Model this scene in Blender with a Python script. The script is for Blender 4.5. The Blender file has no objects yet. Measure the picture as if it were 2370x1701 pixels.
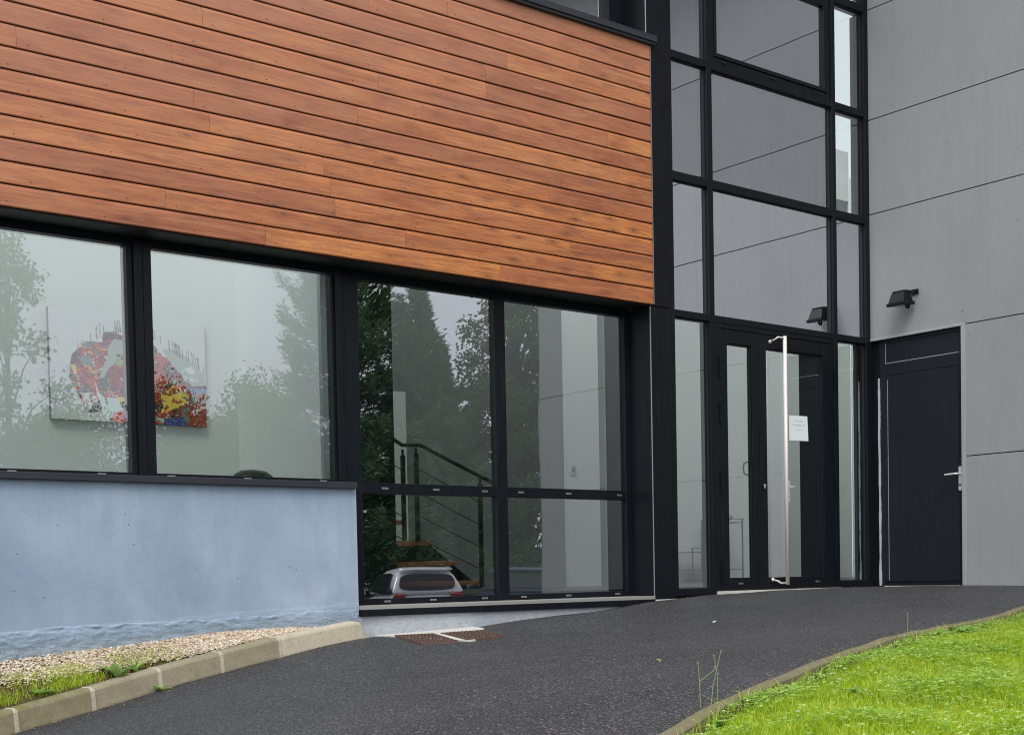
import bpy, math, random
import numpy as np
from mathutils import Vector, Matrix, noise
S = bpy.context.scene
COL = S.collection
random.seed(7); rng = np.random.default_rng(11)
R = math.radians

# ------------------------------------------------------------------ camera
cam_d = bpy.data.cameras.new("camera"); cam = bpy.data.objects.new("camera", cam_d); COL.objects.link(cam)
cr = Vector((.782276, -.622617, -.019635)); cf = Vector((.621839, .782331, -.036161)); 
cf.normalize(); cr = (cr - cf * cr.dot(cf)).normalized(); cu = cr.cross(cf)
cam.matrix_world = Matrix(((cr.x, cu.x, -cf.x, -11.408), (cr.y, cu.y, -cf.y, -8.453), (cr.z, cu.z, -cf.z, .185), (0, 0, 0, 1)))
cam_d.sensor_width = 36; cam_d.lens = 47.48; cam_d.shift_y = .2505
cam_d.clip_start = .05; cam_d.clip_end = 500
S.camera = cam

# ------------------------------------------------------------------ sky, sun, exposure
SUN_EL, SUN_AZ = R(52), R(224)      # azimuth of the brightest part of the overcast
wd = bpy.data.worlds.new("World"); S.world = wd; wd.use_nodes = True
nt = wd.node_tree; nt.nodes.clear()
wo = nt.nodes.new("ShaderNodeOutputWorld"); bg = nt.nodes.new("ShaderNodeBackground")
sky = nt.nodes.new("ShaderNodeTexSky"); sky.sky_type = 'NISHITA'; sky.sun_disc = False
sky.sun_elevation = SUN_EL; sky.sun_rotation = SUN_AZ; sky.air_density = 1.0; sky.dust_density = 5; sky.ozone_density = 1
hs = nt.nodes.new("ShaderNodeHueSaturation"); hs.inputs['Saturation'].default_value = .12
mx = nt.nodes.new("ShaderNodeMix"); mx.data_type = 'RGBA'; mx.inputs['Factor'].default_value = .78
mx.inputs['B'].default_value = (8.6, 8.8, 9.7, 1)
nt.links.new(sky.outputs[0], hs.inputs['Color']); nt.links.new(hs.outputs[0], mx.inputs['A'])
nt.links.new(mx.outputs['Result'], bg.inputs['Color']); bg.inputs['Strength'].default_value = .1
nt.links.new(bg.outputs[0], wo.inputs[0])
sd = bpy.data.lights.new("sun", 'SUN'); sun = bpy.data.objects.new("sun", sd); COL.objects.link(sun)
sd.energy = 1.15; sd.angle = R(28); sd.color = (1, .97, .93)
sdir = Vector((math.sin(SUN_AZ) * math.cos(SUN_EL), math.cos(SUN_AZ) * math.cos(SUN_EL), math.sin(SUN_EL)))
sun.rotation_euler = sdir.to_track_quat('Z', 'Y').to_euler(); sun.location = (-10, -10, 20)
S.view_settings.view_transform = 'Standard'; S.view_settings.look = 'None'
S.view_settings.exposure = 0.65; S.view_settings.gamma = 1
S.render.engine = 'CYCLES'; S.cycles.use_denoising = True
S.cycles.max_bounces = 8; S.cycles.transparent_max_bounces = 16; S.cycles.glossy_bounces = 4
S.cycles.sample_clamp_indirect = 4; S.cycles.filter_width = 1.05

# ------------------------------------------------------------------ helpers
class MB:
    def __init__(s): s.v = []; s.f = []; s.m = []; s.at = []
    def add(s, vs, fs, mi=0, at=0.):
        b = len(s.v); s.v += [tuple(v) for v in vs]
        for f in fs: s.f.append(tuple(b + i for i in f)); s.m.append(mi); s.at.append(at)
        return s
    def box(s, x0, x1, y0, y1, z0, z1, mi=0, at=0.):
        return s.add([(x0,y0,z0),(x1,y0,z0),(x1,y1,z0),(x0,y1,z0),(x0,y0,z1),(x1,y0,z1),(x1,y1,z1),(x0,y1,z1)],
                     [(0,3,2,1),(4,5,6,7),(0,1,5,4),(1,2,6,5),(2,3,7,6),(3,0,4,7)], mi, at)
    def tube(s, pts, rad, n=8, mi=0, cap=True, at=0.):
        pts = [Vector(p) for p in pts]; rs = rad if isinstance(rad, (list, tuple)) else [rad] * len(pts)
        vs = []; up = None
        for i, p in enumerate(pts):
            d = (pts[min(i + 1, len(pts) - 1)] - pts[max(i - 1, 0)]).normalized()
            if up is None: up = Vector((0, 0, 1)) if abs(d.z) < .9 else Vector((1, 0, 0))
            a = d.cross(up).normalized(); b = d.cross(a).normalized(); up = a.cross(d)
            for k in range(n):
                t = 2 * math.pi * k / n; vs.append(p + (a * math.cos(t) + b * math.sin(t)) * rs[i])
        fs = [(i*n+k, i*n+(k+1) % n, (i+1)*n+(k+1) % n, (i+1)*n+k) for i in range(len(pts)-1) for k in range(n)]
        if cap: fs += [tuple(range(n-1, -1, -1)), tuple((len(pts)-1)*n+k for k in range(n))]
        return s.add(vs, fs, mi, at)
    def loft(s, rings, mi=0, cap=True, at=0.):
        n = len(rings[0]); vs = [p for r in rings for p in r]
        fs = [(i*n+k, i*n+(k+1) % n, (i+1)*n+(k+1) % n, (i+1)*n+k) for i in range(len(rings)-1) for k in range(n)]
        if cap: fs += [tuple(range(n-1, -1, -1)), tuple((len(rings)-1)*n+k for k in range(n))]
        return s.add(vs, fs, mi, at)
    def build(s, name, mats, parent=None, bevel=0, smooth=False, loc=None, seg=1):
        me = bpy.data.meshes.new(name); me.from_pydata(s.v, [], s.f)
        if not isinstance(mats, (list, tuple)): mats = [mats]
        for m in mats: me.materials.append(m)
        if len(mats) > 1: me.polygons.foreach_set('material_index', s.m)
        if any(s.at):
            a = me.attributes.new('tone', 'FLOAT', 'FACE'); a.data.foreach_set('value', s.at)
        if smooth: me.polygons.foreach_set('use_smooth', [True] * len(me.polygons))
        me.update()
        o = bpy.data.objects.new(name, me); COL.objects.link(o)
        if loc: o.location = loc
        if parent: o.parent = parent
        if bevel:
            b = o.modifiers.new("bevel", 'BEVEL'); b.width = bevel; b.segments = seg; b.limit_method = 'ANGLE'; b.angle_limit = R(40)
        return o
def raw_mesh(name, V, F, mats, parent=None, mi=None, col=None, smooth=False):
    """numpy arrays; F is (n,3) or (n,4)."""
    me = bpy.data.meshes.new(name); V = np.asarray(V, np.float32); F = np.asarray(F, np.int32); k = F.shape[1]
    me.vertices.add(len(V)); me.vertices.foreach_set('co', V.ravel())
    me.loops.add(F.size); me.loops.foreach_set('vertex_index', F.ravel())
    me.polygons.add(len(F)); me.polygons.foreach_set('loop_start', np.arange(0, F.size, k, dtype=np.int32))
    for m in (mats if isinstance(mats, (list, tuple)) else [mats]): me.materials.append(m)
    if mi is not None: me.polygons.foreach_set('material_index', np.asarray(mi, np.int32))
    if smooth: me.polygons.foreach_set('use_smooth', [True] * len(F))
    me.update(calc_edges=True)
    if col is not None:
        a = me.attributes.new('tone', 'FLOAT', 'POINT'); a.data.foreach_set('value', np.asarray(col, np.float32))
    o = bpy.data.objects.new(name, me); COL.objects.link(o)
    if parent: o.parent = parent
    return o
def tag(o, label=None, cat=None, group=None, kind=None):
    if label: o['label'] = label
    if cat: o['category'] = cat
    if group: o['group'] = group
    if kind: o['kind'] = kind
    return o
def empty(name, loc=(0, 0, 0), rz=0):
    o = bpy.data.objects.new(name, None); COL.objects.link(o); o.location = loc; o.rotation_euler = (0, 0, rz)
    o.empty_display_size = .1; return o
def copy_tree(o, parent=None):
    c = o.copy(); COL.objects.link(c)
    if parent: c.parent = parent
    for ch in list(o.children): copy_tree(ch, c)
    return c

# ------------------------------------------------------------------ materials
def mat(name, col, rough=.5, metal=0, spec=.5):
    m = bpy.data.materials.new(name); m.use_nodes = True; b = m.node_tree.nodes['Principled BSDF']
    b.inputs['Base Color'].default_value = (*col, 1); b.inputs['Roughness'].default_value = rough
    b.inputs['Metallic'].default_value = metal; b.inputs['Specular IOR Level'].default_value = spec
    return m
class NT:
    def __init__(s, m): s.t = m.node_tree; s.b = s.t.nodes['Principled BSDF']
    def n(s, typ, **kw):
        x = s.t.nodes.new(typ)
        for k, v in kw.items():
            if k in x.inputs.keys(): x.inputs[k].default_value = v
            else: setattr(x, k, v)
        return x
    def l(s, a, b): s.t.links.new(a, b)
    def coord(s, sc=(1, 1, 1), rot=(0, 0, 0)):
        g = s.n('ShaderNodeNewGeometry'); mp = s.n('ShaderNodeMapping'); mp.inputs['Scale'].default_value = sc; mp.inputs['Rotation'].default_value = rot
        s.l(g.outputs['Position'], mp.inputs['Vector']); return mp.outputs[0]
    def noise(s, vec, scale=5, detail=4, rough=.5, dist=0):
        x = s.n('ShaderNodeTexNoise', Scale=scale, Detail=detail, Roughness=rough, Distortion=dist); s.l(vec, x.inputs['Vector']); return x.outputs['Fac']
    def ramp(s, fac, stops, interp='LINEAR'):
        x = s.n('ShaderNodeValToRGB'); cr = x.color_ramp; cr.interpolation = interp
        while len(cr.elements) < len(stops): cr.elements.new(.5)
        for e, (p, c) in zip(cr.elements, stops):
            e.position = p; e.color = (*c, 1) if isinstance(c, tuple) else (c, c, c, 1)
        s.l(fac, x.inputs[0]); return x.outputs[0]
    def mix(s, f, a, b, blend='MIX'):
        x = s.n('ShaderNodeMix', data_type='RGBA', blend_type=blend)
        for v, nme in ((f, 'Factor'), (a, 'A'), (b, 'B')):
            i = x.inputs[nme] if nme == 'Factor' else [q for q in x.inputs if q.name == nme and q.type == 'RGBA'][0]
            if isinstance(v, (int, float)): i.default_value = v if nme == 'Factor' else (v, v, v, 1)
            elif isinstance(v, tuple): i.default_value = (*v, 1)
            else: s.l(v, i)
        return [o for o in x.outputs if o.type == 'RGBA'][0]
    def math(s, op, a, b=0., c=None):
        x = s.n('ShaderNodeMath', operation=op)
        for i, v in enumerate((a, b) if c is None else (a, b, c)):
            if isinstance(v, (int, float)): x.inputs[i].default_value = v
            else: s.l(v, x.inputs[i])
        return x.outputs[0]
    def bump(s, h, st=.3, dist=.01):
        x = s.n('ShaderNodeBump', Strength=st, Distance=dist); s.l(h, x.inputs['Height']); s.l(x.outputs[0], s.b.inputs['Normal'])
    def col(s, c): s.l(c, s.b.inputs['Base Color'])

def m_black(name='powder_coated_black', base=(.0065, .0082, .011), r0=.36):
    m = mat(name, base, r0, 0, .16); t = NT(m)
    v = t.coord((9, 9, 1.2)); n1 = t.noise(v, 3, 5, .6); v2 = t.coord((1, 1, 1)); n2 = t.noise(v2, 90, 2)
    c = t.mix(n1, tuple(x * .72 for x in base), tuple(x * 1.45 for x in base))
    d = t.ramp(n2, [(.70, 0.), (.76, 1.)])
    vs = t.coord((60, 60, 2.2)); st = t.ramp(t.noise(vs, 1, 2), [(.62, 0.), (.78, .8)])
    c = t.mix(st, c, (.020, .024, .030)); c = t.mix(t.math('MULTIPLY', d, .45), c, (.05, .055, .06)); t.col(c)
    t.l(t.math('ADD', t.math('MULTIPLY', n1, .25), r0 - .1), t.b.inputs['Roughness'])
    return m
BLACK = m_black()
GASKET = mat('rubber_gasket', (.006, .006, .007), .7)
DARKSOF = mat('soffit_black', (.008, .009, .011), .6)
ALU = mat('mill_aluminium', (.42, .42, .42), .38, .7)
STEEL = mat('brushed_steel', (.78, .74, .69), .45, .15)
GREYMET = mat('grey_metal_sill', (.30, .30, .28), .45, .1)

def m_capmetal():
    m = mat('anthracite_flashing', (.035, .040, .046), .45, 0, .25); t = NT(m); v = t.coord((.6, 6, 14)); n = t.noise(v, 4, 4)
    t.col(t.mix(n, (.022, .026, .031), (.042, .048, .055))); return m
CAP = m_capmetal()

def m_glass(name='double_glazing', k0=.21, k1=1.4, tint=(.80, .88, .83)):
    m = bpy.data.materials.new(name); m.use_nodes = True; t = m.node_tree; t.nodes.clear()
    o = t.nodes.new('ShaderNodeOutputMaterial'); mix = t.nodes.new('ShaderNodeMixShader')
    tr = t.nodes.new('ShaderNodeBsdfTransparent'); tr.inputs[0].default_value = (*tint, 1)
    gl = t.nodes.new('ShaderNodeBsdfGlossy'); gl.inputs['Roughness'].default_value = .0; gl.inputs['Color'].default_value = (.94, .96, 1, 1)
    fr = t.nodes.new('ShaderNodeFresnel'); fr.inputs[0].default_value = 1.5
    ma = t.nodes.new('ShaderNodeMath'); ma.operation = 'MULTIPLY_ADD'; ma.inputs[1].default_value = k1; ma.inputs[2].default_value = k0; ma.use_clamp = True
    g = t.nodes.new('ShaderNodeNewGeometry'); n = t.nodes.new('ShaderNodeTexNoise'); n.inputs['Scale'].default_value = 1.1; n.inputs['Detail'].default_value = 1
    mp = t.nodes.new('ShaderNodeMapping'); t.links.new(g.outputs['Position'], mp.inputs[0]); t.links.new(mp.outputs[0], n.inputs['Vector'])
    b = t.nodes.new('ShaderNodeBump'); b.inputs['Strength'].default_value = .35; b.inputs['Distance'].default_value = .006
    t.links.new(n.outputs['Fac'], b.inputs['Height']); t.links.new(b.outputs[0], gl.inputs['Normal'])
    t.links.new(fr.outputs[0], ma.inputs[0]); t.links.new(ma.outputs[0], mix.inputs[0])
    t.links.new(tr.outputs[0], mix.inputs[1]); t.links.new(gl.outputs[0], mix.inputs[2]); t.links.new(mix.outputs[0], o.inputs[0])
    return m
GLASS = m_glass('clear_glazing', .12, 1.3, (.80, .89, .84)); STAIRG = m_glass('tinted_glazing', .23, 1.9, (.78, .86, .81)); SOLAR = m_glass('solar_control_glazing', .58, 1.4, (.80, .88, .84)); SPANDREL = m_glass('mirror_spandrel_glazing', .90, .8, (.6, .65, .62))

def m_wood():
    m = mat('stained_larch', (.4, .15, .05), .55, 0, .35); t = NT(m)
    at = t.n('ShaderNodeAttribute', attribute_name='tone', attribute_type='GEOMETRY')
    g = t.n('ShaderNodeNewGeometry'); off = t.n('ShaderNodeCombineXYZ')
    t.l(t.math('MULTIPLY', at.outputs['Fac'], 37.), off.inputs[0]); t.l(t.math('MULTIPLY', at.outputs['Fac'], 91.), off.inputs[1])
    add = t.n('ShaderNodeVectorMath', operation='ADD'); t.l(g.outputs['Position'], add.inputs[0]); t.l(off.outputs[0], add.inputs[1])
    def mp(sc):
        x = t.n('ShaderNodeMapping'); x.inputs['Scale'].default_value = sc; t.l(add.outputs[0], x.inputs[0]); return x.outputs[0]
    grain = t.noise(mp((1.3, 20, 34)), 2.2, 8, .65, .9)          # long fibres
    fine = t.noise(mp((5, 60, 190)), 2., 4, .7, .4)
    cloud = t.noise(mp((1.1, 2, 6)), 1.5, 4, .6, .5)            # colour drift along the board
    vk = t.n('ShaderNodeTexVoronoi', Scale=1.0, Randomness=1.0); t.l(mp((2.9, 3, 9)), vk.inputs['Vector'])
    knot = t.ramp(vk.outputs['Distance'], [(.0, 1.), (.07, .95), (.11, .30), (.15, .45), (.30, 0.)])
    base = t.ramp(cloud, [(.28, (.36, .115, .050)), (.46, (.50, .172, .060)), (.60, (.59, .215, .064)), (.78, (.73, .30, .072))])
    tone = t.ramp(at.outputs['Fac'], [(.0, (.74, .72, .82)), (.35, (.90, .88, .97)), (.65, (1.03, 1.03, .98)), (1., (1.20, 1.24, 1.02))])
    c = t.mix(1., base, tone, 'MULTIPLY')
    c = t.mix(t.ramp(grain, [(.34, .75), (.52, 0.)]), c, (.23, .075, .038))
    c = t.mix(t.ramp(fine, [(.32, .55), (.5, 0.)]), c, (.22, .072, .036))
    c = t.mix(t.ramp(grain, [(.58, 0.), (.72, .55)]), c, (.68, .33, .13))
    crk = t.ramp(t.noise(mp((.9, 8, 26)), 2.0, 6, .7, 1.4), [(.485, 0.), (.5, .8), (.515, 0.)]); c = t.mix(t.math('MULTIPLY', crk, t.ramp(t.noise(mp((.7, 1, 2)), 1.3, 2), [(.52, 0.), (.60, 1.)])), c, (.13, .05, .03))
    c = t.mix(t.math('MULTIPLY', knot, .8), c, (.14, .045, .024))
    mould = t.ramp(t.noise(mp((.8, 2, 4)), 3.4, 7, .78, 1.8), [(.50, 0.), (.74, .58)])
    c = t.mix(mould, c, (.30, .165, .13))
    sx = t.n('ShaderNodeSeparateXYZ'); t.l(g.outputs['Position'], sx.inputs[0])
    sheen_pos = t.math('ADD', t.math('MULTIPLY', t.math('SUBTRACT', sx.outputs['Z'], 2.5), .30), t.math('MULTIPLY', t.math('ADD', sx.outputs['X'], 4.), -.09))
    sheen_f = t.ramp(t.math('ADD', sheen_pos, t.math('MULTIPLY', t.math('SUBTRACT', cloud, .5), .8)), [(.15, 0.), (.95, .62)])
    c = t.mix(sheen_f, c, (.50, .245, .165)); t.col(c)  # paler pink toward upper left: sky sheen mixed into the board colour
    t.bump(t.math('ADD', t.math('MULTIPLY', grain, .8), t.math('MULTIPLY', fine, .5)), .5, .003)
    t.l(t.math('ADD', t.math('MULTIPLY', grain, .25), .42), t.b.inputs['Roughness']); return m
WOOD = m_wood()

def m_panel():
    m = mat('fibre_cement_panel', (.25, .25, .25), .62, 0, .35); t = NT(m)
    v = t.coord((9, 9, 1.6)); st = t.noise(v, 2.4, 6, .65); big = t.noise(t.coord((.9, .9, .5)), 1.3, 4, .6, .3); fine = t.noise(t.coord((30, 30, 6)), 7, 3, .7)
    c = t.ramp(st, [(.25, (.292, .300, .305)), (.75, (.335, .345, .350))]); c = t.mix(t.ramp(big, [(.4, 0.), (.66, .5)]), c, (.268, .272, .280))
    c = t.mix(t.ramp(fine, [(.35, .35), (.5, 0.)]), c, (.255, .262, .268))
    sp = t.ramp(t.noise(t.coord((1, 1, 1)), 26, 1), [(.765, 0.), (.785, 1.)]); c = t.mix(t.math('MULTIPLY', sp, .7), c, (.09, .09, .09))
    oi = t.n('ShaderNodeObjectInfo'); c = t.mix(t.math('MULTIPLY', oi.outputs['Random'], .22), c, (.235, .245, .252))
    run = t.ramp(t.noise(t.coord((7, 7, .25)), 1.6, 5, .7), [(.56, 0.), (.74, .35)]); c = t.mix(run, c, (.215, .222, .228)); t.col(c)
    t.bump(fine, .25, .003); return m
PANEL = m_panel()

def m_bluewall():
    m = mat('painted_render', (.3, .4, .5), .75, 0, .25); t = NT(m)
    pos = t.n('ShaderNodeNewGeometry'); sx = t.n('ShaderNodeSeparateXYZ'); t.l(pos.outputs['Position'], sx.inputs[0])
    cl = t.noise(t.coord((1.1, 1, .8)), 1.3, 6, .6, .4); vt = t.noise(t.coord((5, 5, .35)), 1.6, 5, .65); fi = t.noise(t.coord(), 55, 4, .6)
    c = t.ramp(cl, [(.32, (.228, .308, .395)), (.5, (.292, .380, .472)), (.70, (.382, .465, .560))])
    c = t.mix(t.ramp(vt, [(.46, 0.), (.76, .32)]), c, (.245, .315, .395))
    # greyer, paler plinth below the paint line; warm greenish damp near the foot
    ln = t.math('ADD', sx.outputs['Z'], t.math('MULTIPLY', t.math('SUBTRACT', t.noise(t.coord((3, 3, 3)), 2, 5, .7), .5), .10))
    x2 = t.math('MULTIPLY_ADD', sx.outputs['X'], .045, .20)        # plinth line climbs with the ramp
    low = t.ramp(t.math('SUBTRACT', x2, ln), [(.0, 0.), (.04, .38)])
    c = t.mix(low, c, (.40, .45, .49))
    rx = t.n('ShaderNodeMapRange'); rx.inputs['From Min'].default_value = -6.16; rx.inputs['From Max'].default_value = -6.08; t.l(sx.outputs['X'], rx.inputs['Value'])
    c = t.mix(t.math('MULTIPLY', rx.outputs[0], .85), c, (.44, .465, .49))
    stn = t.noise(t.coord((2, 2, 1.1)), 1.7, 5, .7, .6)
    dmp = t.math('MULTIPLY', t.ramp(stn, [(.50, 0.), (.74, .42)]), t.ramp(sx.outputs['Z'], [(.0, 1.), (.45, .25)]))
    c = t.mix(dmp, c, (.27, .31, .32))
    vo = t.n('ShaderNodeTexVoronoi', Scale=11., Randomness=1.); t.l(t.coord(), vo.inputs['Vector'])
    hole = t.ramp(vo.outputs['Distance'], [(.035, 1.), (.06, 0.)])
    hs_ = t.math('MULTIPLY', hole, t.ramp(t.noise(t.coord(), 3.1, 2), [(.5, 0.), (.54, 1.)])); c = t.mix(t.math('MULTIPLY', hs_, .75), c, (.10, .13, .17))
    c = t.mix(t.ramp(fi, [(.36, .14), (.5, 0.)]), c, (.20, .26, .32))
    drip = t.math('MULTIPLY', t.ramp(t.noise(t.coord((11, 11, .5)), 1.5, 4, .7), [(.54, 0.), (.74, .28)]), t.ramp(sx.outputs['Z'], [(.30, 0.), (.84, 1.)])); c = t.mix(drip, c, (.19, .235, .28))
    spl = t.math('MULTIPLY', t.ramp(t.noise(t.coord((1, 1, 1)), 24, 5, .8), [(.46, 0.), (.62, .7)]), t.ramp(t.math('SUBTRACT', x2, ln), [(-.02, 0.), (.22, .75)])); c = t.mix(spl, c, (.20, .19, .16)); t.col(c)
    # rough shuttering scar just above the plinth line
    dz = t.math('ABSOLUTE', t.math('SUBTRACT', x2, ln)); band = t.ramp(dz, [(.0, 1.), (.09, 0.)])
    rough = t.noise(t.coord((2.2, 2, 7)), 5, 7, .75, 1.2)
    below = t.ramp(t.math('SUBTRACT', x2, ln), [(.0, 0.), (.02, .45)])
    h = t.math('ADD', t.math('MULTIPLY', rough, t.math('ADD', t.math('MULTIPLY', band, 2.2), below)), t.math('MULTIPLY', fi, .12))
    h = t.math('SUBTRACT', h, t.math('MULTIPLY', hs_, .8)); h = t.math('ADD', h, t.math('MULTIPLY', t.noise(t.coord(), 6, 5, .6), .35))
    t.bump(h, .75, .014); return m
BLUE = m_bluewall()

def m_asphalt():
    m = mat('asphalt', (.03, .03, .032), .55, 0, .45); t = NT(m)
    vo = t.n('ShaderNodeTexVoronoi', Scale=100., Randomness=1.); t.l(t.coord(), vo.inputs['Vector'])
    vo2 = t.n('ShaderNodeTexVoronoi', Scale=150., Randomness=1.); t.l(t.coord(), vo2.inputs['Vector'])
    sp = t.n('ShaderNodeSeparateColor'); t.l(vo.outputs['Color'], sp.inputs[0])
    sp2 = t.n('ShaderNodeSeparateColor'); t.l(vo2.outputs['Color'], sp2.inputs[0])
    c = t.ramp(sp.outputs[0], [(.0, (.012, .012, .014)), (.45, (.030, .030, .034)), (.70, (.085, .084, .093)), (.90, (.155, .155, .165)), (1., (.30, .30, .31))])
    c2 = t.ramp(sp2.outputs[0], [(.0, (.022, .022, .025)), (.6, (.066, .065, .071)), (1., (.16, .16, .17))])
    c = t.mix(.18, c, c2)
    edge = t.ramp(vo.outputs['Distance'], [(.30, 0.), (.62, .95)]); c = t.mix(edge, c, (.018, .018, .019))
    big = t.noise(t.coord((.6, .6, .6)), 1.2, 6, .65, .5); c = t.mix(t.ramp(big, [(.40, 0.), (.7, .34)]), c, (.080, .079, .085)); c = t.mix(t.ramp(t.noise(t.coord((.5, .9, .5)), 1.7, 5, .6, .8), [(.48, 0.), (.66, .45)]), c, (.032, .032, .036))
    fl = t.ramp(sp2.outputs[1], [(.993, 0.), (.996, 1.)]); c = t.mix(t.math('MULTIPLY', fl, .75), c, (.30, .29, .26)); t.col(c)
    h = t.math('SUBTRACT', 1., vo.outputs['Distance']); t.bump(t.math('ADD', h, t.math('MULTIPLY', t.math('SUBTRACT', 1., vo2.outputs['Distance']), .4)), .9, .007)
    t.l(t.ramp(sp.outputs[1], [(0., .38), (1., .75)]), t.b.inputs['Roughness']); return m
ASPHALT = m_asphalt()

def m_concrete(name, a, b, green=.0, sc=1.):
    m = mat(name, a, .85, 0, .2); t = NT(m)
    n1 = t.noise(t.coord(), 3.5 * sc, 6, .65, .3); n2 = t.noise(t.coord(), 60 * sc, 4, .6); n3 = t.noise(t.coord((1, 1, 1)), 9 * sc, 5, .7)
    c = t.mix(n1, a, b); c = t.mix(t.ramp(n2, [(.34, .35), (.5, 0.)]), c, tuple(x * .6 for x in a)); c = t.mix(t.ramp(n3, [(.46, 0.), (.80, .6)]), c, tuple(x * .62 for x in a))
    if green:
        g = t.n('ShaderNodeNewGeometry'); sx = t.n('ShaderNodeSeparateXYZ'); t.l(g.outputs['Position'], sx.inputs[0]); nz = t.n('ShaderNodeSeparateXYZ'); t.l(g.outputs['Normal'], nz.inputs[0])
        f = t.math('MULTIPLY', t.math('MULTIPLY', t.ramp(n3, [(.36, 0.), (.6, 1.)]), green), t.ramp(nz.outputs[2], [(.3, .35), (.9, 1.)]))
        c = t.mix(f, c, (.15, .16, .035))
    t.col(c); t.bump(t.math('ADD', n2, n3), .4, .004); return m
KERB = m_concrete('kerb_concrete', (.25, .22, .145), (.36, .32, .22))
KERBG = m_concrete('kerb_concrete_mossy', (.21, .185, .12), (.31, .275, .19), .75)
KERBN = m_concrete('kerb_concrete_fresh', (.46, .41, .29), (.58, .53, .41))
MORTAR = m_concrete('mortar', (.40, .36, .27), (.52, .48, .38))
EDGING = m_concrete('edging_concrete', (.145, .12, .085), (.235, .20, .14), .35)
PALE = m_concrete('pale_screed', (.55, .53, .48), (.72, .70, .65))

def m_soil(name, a, b):
    m = mat(name, a, .95, 0, .1); t = NT(m); n = t.noise(t.coord(), 14, 7, .75); t.col(t.ramp(n, [(.3, a), (.7, b)])); t.bump(n, .8, .03); return m
SOIL = m_soil('garden_soil', (.05, .035, .018), (.12, .09, .045))
LAWNSOIL = m_soil('lawn_thatch', (.05, .08, .010), (.16, .18, .03))

def m_leaf(name, stops, trans=.35, rough=.5, scale=2.5):
    m = mat(name, stops[0][1], rough, 0, .3); t = NT(m)
    at = t.n('ShaderNodeAttribute', attribute_name='tone', attribute_type='GEOMETRY')
    n = t.noise(t.coord(), scale, 3, .6)
    f = t.math('ADD', t.math('MULTIPLY', at.outputs['Fac'], .65), t.math('MULTIPLY', n, .35)); t.col(t.ramp(f, stops))
    tr = t.n('ShaderNodeBsdfTranslucent'); ms = t.n('ShaderNodeMixShader'); ms.inputs[0].default_value = trans
    t.l(t.b.inputs['Base Color'].links[0].from_socket, tr.inputs[0])
    out = [x for x in t.t.nodes if x.type == 'OUTPUT_MATERIAL'][0]; t.l(t.b.outputs[0], ms.inputs[1]); t.l(tr.outputs[0], ms.inputs[2]); t.l(ms.outputs[0], out.inputs[0])
    return m
GRASS = m_leaf('grass_blade', [(.12, (.12, .22, .008)), (.34, (.34, .54, .014)), (.56, (.54, .70, .035)), (.80, (.76, .80, .16)), (.97, (.70, .62, .26)), (1., (.62, .50, .16))], .5)
CLOVER = m_leaf('clover_leaf', [(.1, (.14, .32, .03)), (.45, (.34, .56, .07)), (.9, (.62, .80, .26))], .4)
WEED = m_leaf('weed_leaf', [(.1, (.16, .32, .06)), (.6, (.30, .50, .12)), (1., (.46, .62, .24))], .35)
STALK = mat('pale_stalk', (.26, .34, .16), .7)
CONIF = m_leaf('conifer_foliage', [(.1, (.055, .105, .05)), (.5, (.11, .20, .08)), (.95, (.21, .33, .14))], .15, .7)
DECID = m_leaf('broad_leaf', [(.1, (.05, .10, .025)), (.5, (.095, .17, .04)), (.95, (.17, .26, .065))], .3, .6)
BARK = m_soil('bark', (.05, .038, .028), (.11, .085, .06))

def m_plain_noise(name, a, b, scale=6, rough=.6, metal=0, bump=.0):
    m = mat(name, a, rough, metal); t = NT(m); n = t.noise(t.coord(), scale, 5, .6); t.col(t.mix(n, a, b))
    if bump: t.bump(n, bump, .004)
    return m
WHITEWALL = m_plain_noise('white_plaster', (.56, .58, .57), (.62, .64, .63), 1.2, .8)
GREYWALL = m_plain_noise('grey_plaster', (.20, .205, .21), (.25, .255, .26), 1.2, .8)
MIDWALL = m_plain_noise('shaded_plaster', (.36, .39, .37), (.42, .45, .43), 1.2, .8)
PALEWALL = m_plain_noise('bright_plaster', (.80, .82, .80), (.84, .86, .84), 1.2, .8)
OPAL = mat('opal_glass', (.80, .90, .86), .4)
OPAL.node_tree.nodes['Principled BSDF'].inputs['Transmission Weight'].default_value = 0
_t = NT(OPAL); _tr = _t.n('ShaderNodeBsdfTranslucent'); _tr.inputs[0].default_value = (.84, .95, .90, 1); _ms = _t.n('ShaderNodeMixShader'); _ms.inputs[0].default_value = .92
_o = [x for x in _t.t.nodes if x.type == 'OUTPUT_MATERIAL'][0]; _t.l(_t.b.outputs[0], _ms.inputs[1]); _t.l(_tr.outputs[0], _ms.inputs[2]); _t.l(_ms.outputs[0], _o.inputs[0])
SHADEWALL = m_plain_noise('dim_room_plaster', (.085, .087, .09), (.11, .112, .115), 1.2, .85)  # darkened tone stands for the dim upper rooms behind the glass
DARKFLOOR = m_plain_noise('dark_floor_tile', (.035, .036, .038), (.06, .06, .062), 3, .35)
CEIL = m_plain_noise('ceiling_white', (.70, .72, .70), (.76, .77, .76), 1, .9)
TREAD = m_plain_noise('varnished_tread', (.50, .17, .08), (.62, .24, .11), 9, .35)
DOORBLK = m_black('painted_steel_door', (.012, .015, .020), .42)
PAPER = mat('paper', (.78, .84, .84), .8)
INK = mat('printed_ink', (.38, .42, .43), .8)
RUST = m_plain_noise('rusty_cast_iron', (.085, .050, .038), (.165, .098, .075), 30, .7, .2, .4)
DARK = mat('dark_gap', (.004, .004, .004), .9)
FOAM = m_plain_noise('expanding_foam', (.33, .42, .45), (.48, .55, .56), 20, .8, 0, .5)
ZINC = mat('grey_trim_metal', (.36, .37, .38), .4, .15)
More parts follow.
